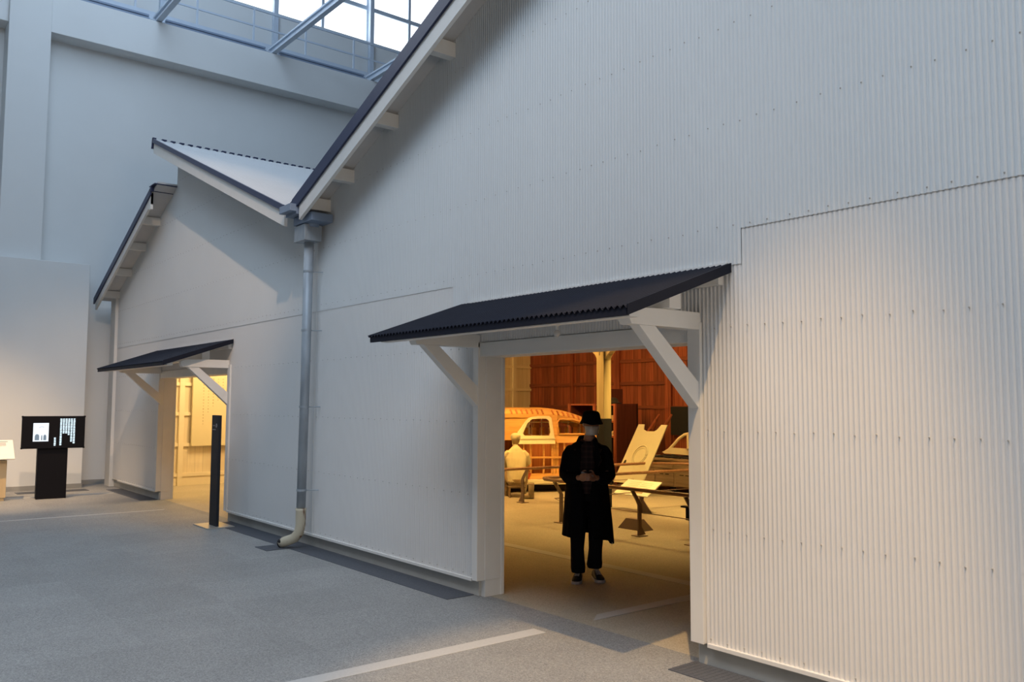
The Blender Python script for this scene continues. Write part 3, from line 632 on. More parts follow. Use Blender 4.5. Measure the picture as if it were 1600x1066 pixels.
# shelf rack
sh = thing('shelf_rack', 'tall dark red timber shelf rack against the red board wall', 'shelf', (-12.6, 13.0, 0))
b = MB(); b.box(-13.98, -13.93, 12.98, 13.62, 0, 1.70); b.build('side_panel', 'shelf', sh, world=True)
b = MB(); b.box(-12.55, -12.50, 12.98, 13.62, 0, 1.70); b.build('side_panel', 'shelf', sh, world=True)
b = MB(); b.box(-13.98, -12.5, 13.60, 13.64, 0, 1.70); b.build('back_panel', 'dark', sh, world=True)
for z in (0.10, 0.45, 0.98, 1.30, 1.66):
    b = MB(); b.box(-13.93, -12.55, 12.99, 13.60, z, z+0.035); b.build('shelf_board', 'shelf_edge', sh, world=True)
for x in (-13.98, -13.18, -12.56):
    b = MB(); b.box(x, x+0.055, 12.94, 12.99, 0, 1.70); b.build('upright', 'shelf_edge', sh, world=True)
b = MB(); b.box(-12.85, -12.62, 13.05, 13.4, 1.335, 1.45); tag(b.build('storage_box', 'ply', bevel=0.004), 'pale box on the upper shelf of the rack', 'box')
t = thing('metal_part', 'small pale machine part on the middle shelf of the rack', 'part', (-12.72, 13.15, 1.015))
b = MB(); b.tube([(-0.1, 0, 0.05), (0.0, 0, 0.10), (0.09, 0, 0.05)], 0.03, 8); b.box(-0.12, 0.12, -0.05, 0.05, 0, 0.03); b.build('casting', 'ivory', t, smooth=False)
t = thing('wooden_crate', 'dark wooden crate standing on top of the shelf rack', 'crate', (-12.98, 13.3, 1.70))
b = MB(); b.box(-0.17, 0.17, -0.2, 0.2, 0, 0.32); b.build('body', 'shelf', t, bevel=0.004)
b = MB(); [b.box(-0.175, 0.175, -0.205, -0.2, z, z+0.02) for z in (0.08, 0.2)]; b.build('slats', 'shelf', t)
b = MB(); b.lathe([(0.17, 1.70), (0.17, 1.72), (0.10, 1.74), (0.09, 1.80), (0.05, 1.83), (0.001, 1.835)], -12.72, 13.12, 18); tag(b.build('flat_cap', 'cloth_dark', smooth=True), 'dark flat cap lying on the shelf rack top', 'cap')
# leaning ivory panel
lp = thing('body_panel', 'ivory steel car body panel with round embossed ring leaning on struts', 'car part', (-11.1, 11.9, 0), 0.0)
def lean(u, v, y=0):   # u across (m), v up the panel
    return Vector((-11.33 + u*0.85 + v*0.21, 11.66 + v*0.345 + y, 0.22 + v*0.893))
W_, H_ = 0.86, 1.22
outl = [(0, 0), (W_, 0), (W_, H_), (W_-0.17, H_), (W_-0.23, H_-0.10), (W_-0.30, H_-0.14), (0.32, H_-0.14), (0.24, H_-0.11), (0.17, H_)]
outl = outl[:-1] + [(0.19, H_), (0.02, H_)]
b = MB(); b.prism([lean(u, v) for u, v in outl], (0, 0.02, 0)); b.build('panel', 'panel_steel', lp, world=True)
b = MB(); cx, cy = 0.45, 0.58
for rr, th in ((0.20, 0.012), (0.155, 0.008)):
    b.tube([lean(cx+rr*math.cos(a), cy+rr*math.sin(a), -0.004) for a in [2*PI*i/28 for i in range(29)]], th, 6)
b.build('embossed_ring', 'panel_steel', lp, world=True, smooth=True)
b = MB(); b.prism([lean(0.10+0.035*math.cos(a), 0.42+0.05*math.sin(a), -0.004) for a in [2*PI*i/14 for i in range(14)]], (0, -0.003, 0)); b.build('oval_hole', 'dark', lp, world=True)
for u in (0.30, 0.66):
    b = MB(); b.beam(lean(u, H_-0.2, 0.05), lean(u+0.10, H_+0.22, 0.10), 0.03, 0.03); b.beam(lean(u+0.10, H_+0.22, 0.10), lean(u-0.1, 0.25, 0.30), 0.03, 0.03); b.build('prop_strut', 'redwood', lp, world=True)
b = MB()
b.bm.free()
for u in (0.1, 0.7):
    b = MB(); b.beam(lean(u, 0.0, 0.03), lean(u, 0.0, 0.03)-Vector((0, 0, 0.22)), 0.04, 0.04); b.build('foot_block', 'bench', lp, world=True)
# cabinet cart
ct = thing('workshop_cabinet', 'low grey-brown wooden cabinet with slotted doors and black castors', 'cabinet', (-11.0, 13.2, 0))
b = MB(); b.box(-11.72, -10.2, 12.75, 13.5, 0.10, 0.60); b.build('carcass', 'bench', ct, world=True, bevel=0.004)
b = MB(); b.box(-11.80, -10.15, 12.70, 13.55, 0.60, 0.645); b.build('top_board', 'bench', ct, world=True, bevel=0.004)
for i, x in enumerate((-11.68, -11.20, -10.70)):
    b = MB(); b.box(x, x+0.44, 12.73, 12.75, 0.12, 0.42); dd = b.build('door', 'bench', ct, world=True, bevel=0.003)
    for q in (0.10, 0.24):
        b = MB(); b.box(x+q, x+q+0.09, 12.725, 12.73, 0.33, 0.345); b.build('hand_slot', 'dark', dd, world=True)
    b = MB(); b.box(x+0.02, x+0.42, 12.73, 12.75, 0.45, 0.57); b.build('drawer', 'bench', ct, world=True, bevel=0.003)
b = MB(); b.box(-11.75, -11.66, 12.68, 12.76, 0, 0.66); b.build('corner_stile', 'bench', ct, world=True)
for x in (-11.5, -10.85, -10.35):
    b = MB(); b.tube([(x-0.0, 12.80, 0.06), (x, 12.85, 0.06)], 0.06, 14); b.build('castor', 'black', ct, world=True)
b = MB(); 
gx, gy = 22, 10; rows = []
for j in range(gy+1):
    rows.append([b.bm.verts.new((-11.45+1.15*i/gx+0.05*noise.noise(Vector((i*0.4, j*0.4, 3))), 12.78+0.55*j/gy, 0.655+0.06*abs(noise.noise(Vector((i*0.35, j*0.45, 1.3)))))) for i in range(gx+1)])
for j in range(gy):
    for i in range(gx): b.bm.faces.new((rows[j][i], rows[j][i+1], rows[j+1][i+1], rows[j+1][i]))
o = b.build('dark_cloth', 'cloth_dark', smooth=True, solid=0.012); tag(o, 'crumpled dark cloth spread over the low cabinet', 'cloth')
dfm = thing('door_frame_part', 'ivory car door upper frame lying on the dark cloth', 'car part', (-10.6, 12.95, 0.70))
b = MB()
pth = [(-11.18, 0.74), (-11.05, 0.80), (-10.93, 0.90), (-10.80, 1.02), (-10.66, 1.10), (-10.50, 1.13), (-10.38, 1.13)]
b.tube([(x, 12.95, z) for x, z in pth], [0.02, 0.028, 0.03, 0.03, 0.032, 0.035, 0.04], 8)
b.prism([(-11.20, 12.92, 0.75), (-11.05, 12.92, 0.80), (-10.98, 12.92, 0.84), (-10.30, 12.92, 0.83), (-10.30, 12.92, 0.70), (-10.75, 12.92, 0.72), (-11.15, 12.92, 0.72)], (0, 0.05, 0))
b.box(-10.58, -10.48, 12.92, 12.97, 0.80, 1.12); b.build('frame', 'ivory', dfm, world=True)
b = MB(); b.box(-11.12, -10.58, 14.88, 14.93, 1.06, 1.66)
b = MB(); b.box(-12.62, -11.6, 14.86, 14.93, 1.00, 1.64); o = b.build('blackboard', 'sign'); tag(o, 'dark rectangular board fixed on the red boarded back wall', 'board')
b = MB(); b.beam((-11.7, 14.3, 0), (-11.55, 14.85, 1.35), 0.05, 0.05); tag(b.build('loose_batten', 'redwood'), 'reddish loose batten leaning on the back wall beside the door frame', 'batten')
b = MB(); b.tube([(-11.0, 12.5, 0.06), (-11.0, 12.53, 0.06)], 0.055, 14)
# orange garments/parts near the shelf: stacked boards
t = thing('orange_bundle', 'orange and red boards standing upright between the person in black and the leaning panel', 'bundle', (-11.60, 11.66, 0.0))
b = MB(); b.beam((0, 0, 0.01), (0.06, 0, 0.80), 0.06, 0.12); b.build('boards', 'buck', t); b = MB(); b.beam((0.13, -0.02, 0.01), (0.03, -0.09, 0.62), 0.05, 0.07); b.build('red_board', 'red', t)

# ------------------------------------------------------------------ wooden car buck
car = thing('car_body_frame', 'full size orange timber body frame of a rounded old car with ivory door top', 'car', (-13.02, 11.25, 0), math.radians(64))
def sidey(z, X=0.0):
    """half width of the body at height z"""
    if z < 0.95: hw = 0.74 + 0.10*math.sin(PI*min(1, max(0, (z-0.1)/1.0)))
    elif z < 1.45: hw = 0.74 + (0.10*math.sin(PI*0.85)) - (z-0.95)*0.30
    else: hw = 0.63*math.sqrt(max(0, 1-((z-1.45)/0.19)**2))
    return hw
def roofz(X):   # roof centreline
    if X < -1.15: return 1.62 - 0.10*((-1.15-X)/0.3)**2 * 0.3
    if X < -0.1: return 1.62
    return 1.62 - 0.20*((X+0.1)/1.0)**2
def body_pt(X, z, s): 
    k = 1.0 - 0.22*max(0, (X-0.6)/1.2)**2 - 0.10*max(0, (-1.0-X)/0.8)**2
    return Vector((X, s*sidey(z)*k, z))
# roof shell : skin from X=-1.3 to 1.0
b = MB(); rs = []
for i in range(19):
    X = -1.30 + 2.35*i/18; rz = roofz(X) - (0.25*((X-0.75)/0.3)**2*0.4 if X > 0.75 else 0); row = []
    k = 1.0 - 0.22*max(0, (X-0.6)/1.2)**2
    for j in range(21):
        a = PI*j/20; y = -0.665*math.cos(a)*k; z = (rz-0.17) + 0.17*math.sin(a)**0.8
        row.append((X, y, z))
    for j in range(20, -1, -1):
        a = PI*j/20; y = -0.635*math.cos(a)*k; z = (rz-0.195) + 0.17*math.sin(a)**0.8; row.append((X, y, z))
    rs.append(row)
b.rings(rs); b.build('roof_shell', 'buck', car, smooth=True)
for i in range(16):
    X = -0.72 + i*0.105; rz = roofz(X)+0.004
    if i == 7: continue
    b = MB(); pts = []
    for j in range(1, 5):
        a = PI*j/20; pts.append((X, -0.672*math.cos(a), (rz-0.17)+0.175*math.sin(a)**0.8))
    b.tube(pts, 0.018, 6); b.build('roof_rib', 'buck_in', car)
def xbeam(pts, wx, wz, name, m, par=car): 
    k = MB()
    for a, c in zip(pts, pts[1:]): k.beam(a, c, wx, wz)
    return k.build(name, m, par)
for s in (-1, 1):
    sd = 'near' if s < 0 else 'far'
    # belt rail, cant rail, sill, mid rail
    for z, nm, wz in ((1.46, 'cant_rail', 0.07), (1.02, 'belt_rail', 0.05), (0.66, 'side_rail', 0.035), (0.30, 'sill', 0.10)):
        xs = [-1.25, -0.62, 0.08, 0.6, 1.0, 1.4] if z > 1.4 else [-1.0, -0.62, 0.08, 0.6, 1.05, 1.2]
        if z > 1.4: pts = [(X, s*0.655*(1.0 - 0.22*max(0, (X-0.6)/1.2)**2), roofz(X)-0.16) for X in (-1.28, -0.62, 0.08, 0.5, 0.95)]
        else: pts = [body_pt(X, z, s) for X in xs]
        xbeam(pts, 0.045, wz, nm, 'buck')
    ribX = [-0.52, -0.38, -0.12, 0.05, 0.30, 0.52, 0.76, 1.0] if s < 0 else [-0.9+0.26*i for i in range(8)]
    for X in ribX:
        k = MB(); k.tube([body_pt(X, z, s) for z in (0.28, 0.45, 0.62, 0.80, 0.95)], 0.020, 6); k.build('side_rib', 'buck', car)
    for X in ((0.10, 0.16, 1.02) if s < 0 else (-0.5, 0.1, 0.16, 1.0)):
        k = MB(); k.beam(body_pt(X, 0.28, s), body_pt(X, 0.95, s), 0.05, 0.05); k.beam(body_pt(X, 0.95, s), (X, s*0.655, roofz(X)-0.15), 0.06, 0.05); k.build('pillar', 'buck', car)
# inner boards seen through the ribs
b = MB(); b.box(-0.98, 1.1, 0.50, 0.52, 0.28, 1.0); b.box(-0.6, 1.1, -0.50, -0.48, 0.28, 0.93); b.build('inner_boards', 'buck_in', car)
b = MB()
for i in range(9): b.box(-0.55+i*0.17, -0.47+i*0.17, -0.30, -0.27, 0.9, 1.22)
b.build('seat_slats', 'buck', car)
b = MB(); b.tube([(-0.6, -0.40, 1.33), (1.0, -0.40, 1.33)], 0.010, 6); b.tube([(-0.45, -0.40, 1.02), (-0.45, -0.40, 1.40)], 0.009, 6)
for X in (-0.25, -0.05, 0.3, 0.5, 0.75): b.tube([(X, -0.40, 1.02), (X, -0.40, 1.40)], 0.009, 6)
b.build('inner_rods', 'ivory', car)
# ivory door upper: window frame + waist band
dr = None
ya = -0.69
def dpt(X, z, off=0.0):
    hw = (0.845 if z < 0.95 else 0.83-(z-0.95)*0.33) + off
    return Vector((X, -hw, z))
outer = [(-0.63, 0.92), (-0.63, 1.14), (-0.56, 1.22), (-0.45, 1.36), (-0.36, 1.43), (-0.20, 1.455), (0.02, 1.455), (0.07, 1.42), (0.09, 1.14), (0.10, 0.92)]
inner = [(-0.50, 1.08), (-0.53, 1.12), (-0.50, 1.18), (-0.42, 1.32), (-0.33, 1.39), (-0.19, 1.405), (-0.03, 1.40), (0.015, 1.36), (0.03, 1.14), (0.0, 1.08)]
b = MB(); bm = b.bm
for off0, off1 in ((0.0, 0.035),):
    oa = [bm.verts.new(dpt(*p, off1)) for p in outer]; ia = [bm.verts.new(dpt(*p, off1)) for p in inner]
    ob = [bm.verts.new(dpt(*p, off0-0.02)) for p in outer]; ibv = [bm.verts.new(dpt(*p, off0-0.02)) for p in inner]
    n = len(outer)
    for i in range(n):
        j = (i+1) % n
        bm.faces.new((oa[i], oa[j], ia[j], ia[i])); bm.faces.new((ob[i], ibv[i], ibv[j], ob[j]))
        bm.faces.new((oa[i], ob[i], ob[j], oa[j])); bm.faces.new((ia[i], ia[j], ibv[j], ibv[i]))
dr = b.build('door_upper', 'ivory', car, bevel=0.004); dr['label'] = 'ivory upper door panel around the window'
b = MB(); b.beam(dpt(-0.63, 1.02, 0.045), dpt(0.10, 1.02, 0.045), 0.02, 0.025); b.build('waist_moulding', 'ivory', dr)
# rear quarter window frame
rq = [(0.19, 1.10), (0.18, 1.32), (0.24, 1.385), (0.50, 1.385), (0.68, 1.34), (0.80, 1.20), (0.84, 1.10), (0.19, 1.10)]
b = MB(); b.tube([dpt(x, z, 0.01) for x, z in rq], 0.022, 8); b.build('quarter_window_frame', 'buck', car, smooth=True)
b = MB(); b.prism([dpt(0.14, 0.94), dpt(1.05, 0.94), dpt(1.05, 1.08), dpt(0.14, 1.08)], (0, 0.02, 0)); b.build('waist_panel', 'buck', car)
# rear curve (tail) and rear fender
b = MB(); rs = []
for i in range(9):
    t_ = i/8; X = 0.98 + 0.30*math.sin(t_*PI/2); zt = 1.42 - 0.95*(1-math.cos(t_*PI/2)); k = 1-0.35*t_**2
    rs.append([(X, y*k, 0.30+(zt-0.30)*(1-abs(y/0.8)**3*0.30)) for y in (-0.82, -0.6, -0.3, 0, 0.3, 0.6, 0.82)] + [(X, y*k, 0.26) for y in (0.8, 0, -0.8)])
b.rings(rs); b.build('tail_shell', 'buck', car, smooth=True)
# windscreen frame, cowl and bonnet former
b = MB()
for s in (-1, 1): b.beam((-1.28, s*0.60, 1.44), (-0.98 if False else -1.52, s*0.66, 1.04), 0.05, 0.06)
b.beam((-1.27, -0.62, 1.46), (-1.27, 0.62, 1.46), 0.06, 0.05); b.beam((-1.52, -0.68, 1.03), (-1.52, 0.68, 1.03), 0.06, 0.05); b.beam((-1.40, 0, 1.03), (-1.28, 0, 1.46), 0.04, 0.04)
b.build('windscreen_frame', 'buck', car)
b = MB(); rs = []
for i in range(7):
    X = -1.0 - 0.3*i; k = 1-0.07*i
    rs.append([(X, 0.74*k*math.cos(a)*(1 if i < 3 else 0.9), 0.45 + (0.58-0.03*i)*math.sin(a)**0.7) for a in [PI*j/12 for j in range(13)]] + [(X, -0.6*k, 0.40), (X, 0.6*k, 0.40)])
b.rings(rs); b.build('bonnet_former', 'buck', car, smooth=True)
b = MB(); b.prism([(-1.28, -0.66, 1.04), (-0.56, -0.70, 1.04), (-0.56, -0.69, 1.20), (-0.38, -0.66, 1.44), (-1.26, -0.64, 1.44)], (0, 0.02, 0)); b.build('front_quarter_board', 'buck', car)
b = MB(); b.box(-1.30, 1.15, -0.94, 0.86, 0.15, 0.24); b.build('base_board', 'ivory', car, bevel=0.004)
b = MB(); b.box(-1.2, 1.1, -0.62, -0.5, 0.0, 0.15); b.box(-1.2, 1.1, 0.5, 0.62, 0.0, 0.15); b.box(0.9, 1.0, -0.5, 0.5, 0.0, 0.15); b.build('bearer', 'dark', car)  # bearers coloured near black for the shade under the car

# bucket, boots
bk = thing('bucket', 'small red bucket on the car platform edge beside the crouching worker', 'bucket', (-12.52, 10.53, 0.24), 0)
b = MB(); b.lathe([(0.055, 0.0), (0.085, 0.12), (0.09, 0.12), (0.08, 0.115), (0.05, 0.01)], seg=18); b.build('pail', 'red', bk, smooth=True)
b = MB(); b.tube([(0.085*math.cos(a), 0, 0.12+0.06*math.sin(a)) for a in [PI*i/10 for i in range(11)]], 0.004, 6); b.build('handle', 'post', bk)

bt = thing('work_boot', 'pair of tall brown work boots standing right of the worker', 'boots', (-11.62, 9.86, 0), math.radians(-40))
for s in (-1, 1):
    b = MB(); b.tube([(s*0.07, 0, 0.03), (s*0.07, 0, 0.16), (s*0.07, 0, 0.27)], [0.055, 0.05, 0.058], 12); b.tube([(s*0.07, 0.05, 0.035), (s*0.07, -0.06, 0.04), (s*0.07, -0.15, 0.03)], [0.045, 0.045, 0.03], 10)
    b.build('boot', 'boot', bt, smooth=True)

# ------------------------------------------------------------------ figures
def fingers(b, palm, fwd, side, up, r=0.0085, ln=0.075, curl=0.9, thumb=1):
    """four fingers and a thumb from palm centre; fwd finger direction, side towards the thumb, curl towards -up"""
    palm, fwd, side, up = Vector(palm), Vector(fwd).normalized(), Vector(side).normalized(), Vector(up).normalized()
    for i, l in enumerate((0.92, 1.0, 0.95, 0.78)):
        p = palm + fwd*0.042 + side*(0.028-0.019*i); pts = [p]; d = fwd.copy()
        for k in range(3):
            d = (d - up*curl*(0.45+0.25*k)).normalized(); p = p + d*ln*l*(0.45, 0.32, 0.25)[k]; pts.append(p)
        b.tube(pts, [r*1.08, r, r*0.92, r*0.78], 8); b.ball(pts[-1], r*0.78, 8)
    p = palm - fwd*0.005 + side*0.034; pts = [p, p+side*0.022+fwd*0.018, p+side*0.030+fwd*0.042-up*0.006, p+side*0.026+fwd*0.062-up*0.014]
    b.tube(pts, [r*1.3, r*1.2, r*1.05, r*0.85], 8); b.ball(pts[-1], r*0.85, 8)
def palm(b, c, fwd, side, up):
    c, fwd, side, up = Vector(c), Vector(fwd).normalized(), Vector(side).normalized(), Vector(up).normalized(); rs = []
    for t, wd, th in ((-0.045, 0.026, 0.020), (-0.02, 0.036, 0.019), (0.02, 0.042, 0.016), (0.048, 0.040, 0.012)):
        rs.append([c + fwd*t + side*(wd*math.cos(a)) + up*(th*math.sin(a)) for a in [2*PI*j/12 for j in range(12)]])
    b.rings(rs)
def head(b, c, s=1.0, yaw=0.0, pitch=0.0):
    """face towards -Y; c = centre of the skull at eye height"""
    R = Matrix.Translation(c) @ Matrix.Rotation(yaw, 4, 'Z') @ Matrix.Rotation(pitch, 4, 'X')
    prof = [(-0.118, 0.012, -0.066, -0.030), (-0.110, 0.036, -0.088, -0.012), (-0.095, 0.048, -0.094, 0.020), (-0.070, 0.060, -0.093, 0.055), (-0.045, 0.067, -0.090, 0.078),
            (-0.015, 0.072, -0.088, 0.092), (0.015, 0.075, -0.087, 0.100), (0.045, 0.077, -0.088, 0.103), (0.075, 0.073, -0.080, 0.097), (0.100, 0.060, -0.060, 0.078), (0.117, 0.036, -0.030, 0.046), (0.123, 0.006, 0.0, 0.012)]
    rs = []
    for z, hw, yf, yb in prof:
        cy, ry = (yf+yb)/2, (yb-yf)/2
        rs.append([R @ Vector((hw*s*math.cos(a), (cy + ry*math.sin(a))*s, z*s)) for a in [2*PI*j/20 for j in range(20)]])
    b.rings(rs)
    nose = [(0, -0.084, 0.010, 0.009), (0, -0.094, -0.010, 0.011), (0, -0.106, -0.032, 0.014), (0, -0.092, -0.044, 0.010)]
    b.tube([R @ Vector((x*s, y*s, z*s)) for x, y, z, r in nose], [r*s for *_, r in nose], 8)
    for sx in (-1, 1):
        b.ball(R @ Vector((sx*0.076*s, 0.008*s, -0.005*s)), 0.028*s, 10, (0.35, 0.75, 1.15))
    b.tube([R @ Vector((-0.026*s, -0.086*s, -0.068*s)), R @ Vector((0, -0.096*s, -0.067*s)), R @ Vector((0.026*s, -0.086*s, -0.068*s))], [0.006*s, 0.009*s, 0.006*s], 8)
    return R
def fold_ring(cx, cy, z, rx, ry, amp=0.0, ph=0.0, n=36, skew=None, k=7):
    out = []
    for j in range(n):
        a = 2*PI*j/n; m = 1 + amp*math.sin(k*a+ph) + amp*0.6*math.sin((2*k+1)*a+ph*1.7)
        e = 0.85
        c, s = math.cos(a), math.sin(a)
        out.append((cx + rx*m*math.copysign(abs(c)**e, c), cy + ry*m*math.copysign(abs(s)**e, s), z + (skew(a) if skew else 0)))
    return out

person = thing('person', 'person in long black coat, black bucket hat and white mask holding a phone', 'person', (-5.945, 5.76, 0), math.radians(46))
# body (one continuous skin)
b = MB()
HC = (0.040, -0.030, 1.503)
head(b, HC, 0.90, 0.06, -0.02)
b.tube([(0.0, 0.02, 1.26), (0.012, 0.005, 1.32), (0.028, -0.002, 1.40)], [0.070, 0.056, 0.054], 14)
rs = [fold_ring(0, 0.02, z, rx, ry, n=20) for z, rx, ry in ((0.80, 0.15, 0.10), (0.92, 0.155, 0.105), (1.05, 0.145, 0.10), (1.18, 0.165, 0.10), (1.27, 0.15, 0.08), (1.31, 0.08, 0.06))]
b.rings(rs)
armL = [(-0.150, 0.03, 1.255), (-0.195, 0.02, 1.14), (-0.212, 0.01, 1.04), (-0.140, -0.13, 0.99), (-0.064, -0.235, 1.00)]
armR = [(0.150, 0.03, 1.255), (0.195, 0.02, 1.14), (0.212, 0.01, 1.04), (0.145, -0.13, 0.99), (0.072, -0.235, 1.00)]
for A in (armL, armR): b.tube(A, [0.050, 0.044, 0.038, 0.032, 0.024], 12)
for s, hc in ((1, (-0.046, -0.268, 1.006)), (-1, (0.056, -0.268, 1.006))):
    fw = Vector((s*0.45, -0.85, 0.20)); up = Vector((-s*0.35, -0.55, 0.45)); up = (up - fw.normalized()*up.dot(fw.normalized())).normalized(); sd = Vector((0, 0.15, 1)); sd = (sd-fw.normalized()*sd.dot(fw.normalized())).normalized()
    palm(b, hc, fw, sd, up); fingers(b, hc, fw, sd, Vector((-s, -0.1, 0.35)), 0.0085, 0.062, 0.95)
legR = [(-0.085, 0.02, 0.84), (-0.10, -0.01, 0.47), (-0.10, -0.02, 0.09)]
legL = [(0.085, 0.02, 0.84), (0.085, 0.03, 0.47), (0.080, 0.08, 0.12)]
for Lg in (legR, legL): b.tube(Lg, [0.080, 0.055, 0.038], 12)
b.build('body', 'skin', person, remesh=0.007)
# eyes
b = MB()
for sx in (-1, 1): b.ball((HC[0]+sx*0.029+0.004, HC[1]-0.076, HC[2]+0.004), 0.010, 10, (1.3, 0.6, 0.8))
b.build('eyes', 'eye', person, smooth=True)
# hair under the hat
b = MB(); rs = []
for z, hw, yf, yb in ((-0.055, 0.062, -0.01, 0.090), (-0.02, 0.074, -0.030, 0.100), (0.02, 0.079, -0.04, 0.105), (0.045, 0.080, -0.080, 0.105), (0.07, 0.070, -0.065, 0.09), (0.095, 0.045, -0.045, 0.06), (0.105, 0.02, -0.02, 0.03)):
    rs.append([(HC[0]+hw*math.cos(a), HC[1]+(yf+yb)/2+(yb-yf)/2*math.sin(a), HC[2]+z) for a in [2*PI*j/22 for j in range(22)]])
b.rings(rs); b.build('hair', 'hair', person, smooth=True)
# mask
b = MB(); bm = b.bm; grid = []
for j in range(9):
    v = j/8; z = HC[2] - 0.108 + v*0.090; row = []
    for i in range(15):
        u = -1+2*i/14; a = u*1.15
        bulge = 0.020*math.sin(PI*v)*(1-abs(u)**1.6)*1.0 + (0.012 if v > 0.55 else 0)*(1-abs(u))**2
        hw = (0.056 + 0.016*v); x = HC[0] + 0.004 + (hw+0.006)*math.sin(a); y = HC[1] + 0.0 - (0.092+bulge)*math.cos(a)*1.0
        row.append(bm.verts.new((x, y, z)))
    grid.append(row)
for j in range(8):
    for i in range(14): bm.faces.new((grid[j][i], grid[j][i+1], grid[j+1][i+1], grid[j+1][i]))
mk = b.build('face_mask', 'mask', person, smooth=True, solid=0.002)
b = MB()
for s in (-1, 1): b.tube([(HC[0]+s*0.072, HC[1]-0.035, HC[2]-0.02), (HC[0]+s*0.083, HC[1]+0.01, HC[2]+0.012), (HC[0]+s*0.078, HC[1]+0.02, HC[2]-0.02), (HC[0]+s*0.068, HC[1]-0.03, HC[2]-0.09)], 0.0018, 5)
b.build('ear_loop', 'mask', mk)
# bucket hat
def wob(t): return 0.10*math.sin(2*PI*t*2+0.6)+0.06*math.sin(2*PI*t*5)
b = MB(); hx, hy, hz = HC[0], HC[1]+0.012, HC[2]-0.012
rs = []
for r, z, wv in ((0.082, 0.036, 0), (0.092, 0.044, 0.3), (0.106, 0.024, 0.8), (0.117, 0.008, 1.0), (0.114, 0.014, 1.0), (0.096, 0.052, 0.3), (0.091, 0.066, 0), (0.088, 0.100, 0), (0.078, 0.126, 0), (0.058, 0.139, 0), (0.028, 0.143, 0), (0.002, 0.142, 0)):
    rs.append([(hx + r*math.cos(2*PI*j/28)*(1+0.03*math.sin(6*PI*j/28)*wv), hy + r*1.08*math.sin(2*PI*j/28), hz + z + 0.022*wv*wob(j/28)*3.0*abs(1)) for j in range(28)])
b.rings(rs); b.build('bucket_hat', 'coat', person, smooth=True, sub=1)
# shirt
b = MB(); rs = [fold_ring(0.0, 0.0, z, rx, ry, 0.004, 1.0) for z, rx, ry in ((0.84, 0.150, 0.120), (1.0, 0.150, 0.122), (1.15, 0.160, 0.120), (1.26, 0.150, 0.102), (1.315, 0.085, 0.075), (1.335, 0.066, 0.066))]
b.rings(rs); sh_ = b.build('shirt', 'shirt', person, smooth=True)
b = MB()
for s in (-1, 1): b.prism([(s*0.008+0.01, -0.082, 1.315), (s*0.062+0.01, -0.03, 1.368), (s*0.072+0.01, -0.035, 1.335), (s*0.060+0.01, -0.10, 1.245)], (0, -0.008, 0))
b.build('collar', 'shirt', sh_)
# trousers
b = MB()
b.rings([fold_ring(0, 0.02, z, rx, ry, 0.0, n=24) for z, rx, ry in ((0.76, 0.158, 0.105), (0.86, 0.155, 0.11), (0.94, 0.150, 0.105))])
def leg(b, pts):
    rs = [fold_ring(x, y, z, r, r*0.98, 0.035 if z < 0.6 else 0.01, i*1.3, 24, k=4) for i, (x, y, z, r) in enumerate(pts)]; b.rings(rs)
leg(b, [(-0.085, 0.02, 0.82, 0.088), (-0.094, 0.01, 0.65, 0.082), (-0.093, 0.0, 0.47, 0.074), (-0.098, -0.012, 0.30, 0.066), (-0.094, -0.018, 0.20, 0.069), (-0.090, -0.020, 0.12, 0.070), (-0.088, -0.020, 0.080, 0.064)])
leg(b, [(0.085, 0.02, 0.82, 0.088), (0.082, 0.025, 0.65, 0.080), (0.082, 0.035, 0.47, 0.072), (0.078, 0.055, 0.30, 0.067), (0.070, 0.075, 0.20, 0.072), (0.068, 0.085, 0.14, 0.076), (0.070, 0.085, 0.105, 0.066)])
b.build('trousers', 'trouser', person, remesh=0.008)
# shoes
def shoe(x, y, rz, lift):
    T = Matrix.Translation((x, y, lift)) @ Matrix.Rotation(rz, 4, 'Z')
    b = MB(); rs = []
    for v, hw, h0, h in ((0.085, 0.020, 0.03, 0.060), (0.070, 0.036, 0.02, 0.085), (0.02, 0.040, 0.02, 0.092), (-0.04, 0.043, 0.02, 0.080), (-0.10, 0.048, 0.02, 0.060), (-0.145, 0.046, 0.02, 0.048), (-0.175, 0.034, 0.022, 0.040), (-0.188, 0.014, 0.025, 0.032)):
        rs.append([T @ Vector((hw*math.cos(a), v, h0 + (h-h0)*max(0, math.sin(a))**0.7 - (0.006*max(0, -math.sin(a))))) for a in [2*PI*j/16 for j in range(16)]])
    b.rings(rs); o = b.build('shoe', 'shoe', person, smooth=True)
    b = MB(); out = [(0.02, 0.090), (0.036, 0.075), (0.042, 0.02), (0.046, -0.05), (0.053, -0.11), (0.050, -0.155), (0.034, -0.188), (0.0, -0.198)]
    out = out + [(-a, c) for a, c in out[::-1][1:]] 
    b.prism([T @ Vector((a, c, 0.0)) for a, c in out], T.to_3x3() @ Vector((0, 0, 0.026))); b.build('sole', 'sole', o, bevel=0.004)
    b = MB()
    for i in range(4): b.tube([T @ Vector((-0.022, -0.03-0.022*i, 0.082-0.006*i)), T @ Vector((0, -0.035-0.022*i, 0.090-0.007*i)), T @ Vector((0.022, -0.03-0.022*i, 0.082-0.006*i))], 0.0035, 6)
    b.tube([T @ Vector((-0.02, 0.0, 0.090)), T @ Vector((0, -0.02, 0.098)), T @ Vector((0.02, 0.0, 0.090))], 0.006, 6)
    b.build('laces', 'sole', o)
shoe(-0.092, -0.01, -0.10, 0.0); shoe(0.088, 0.075, 0.22, 0.0)
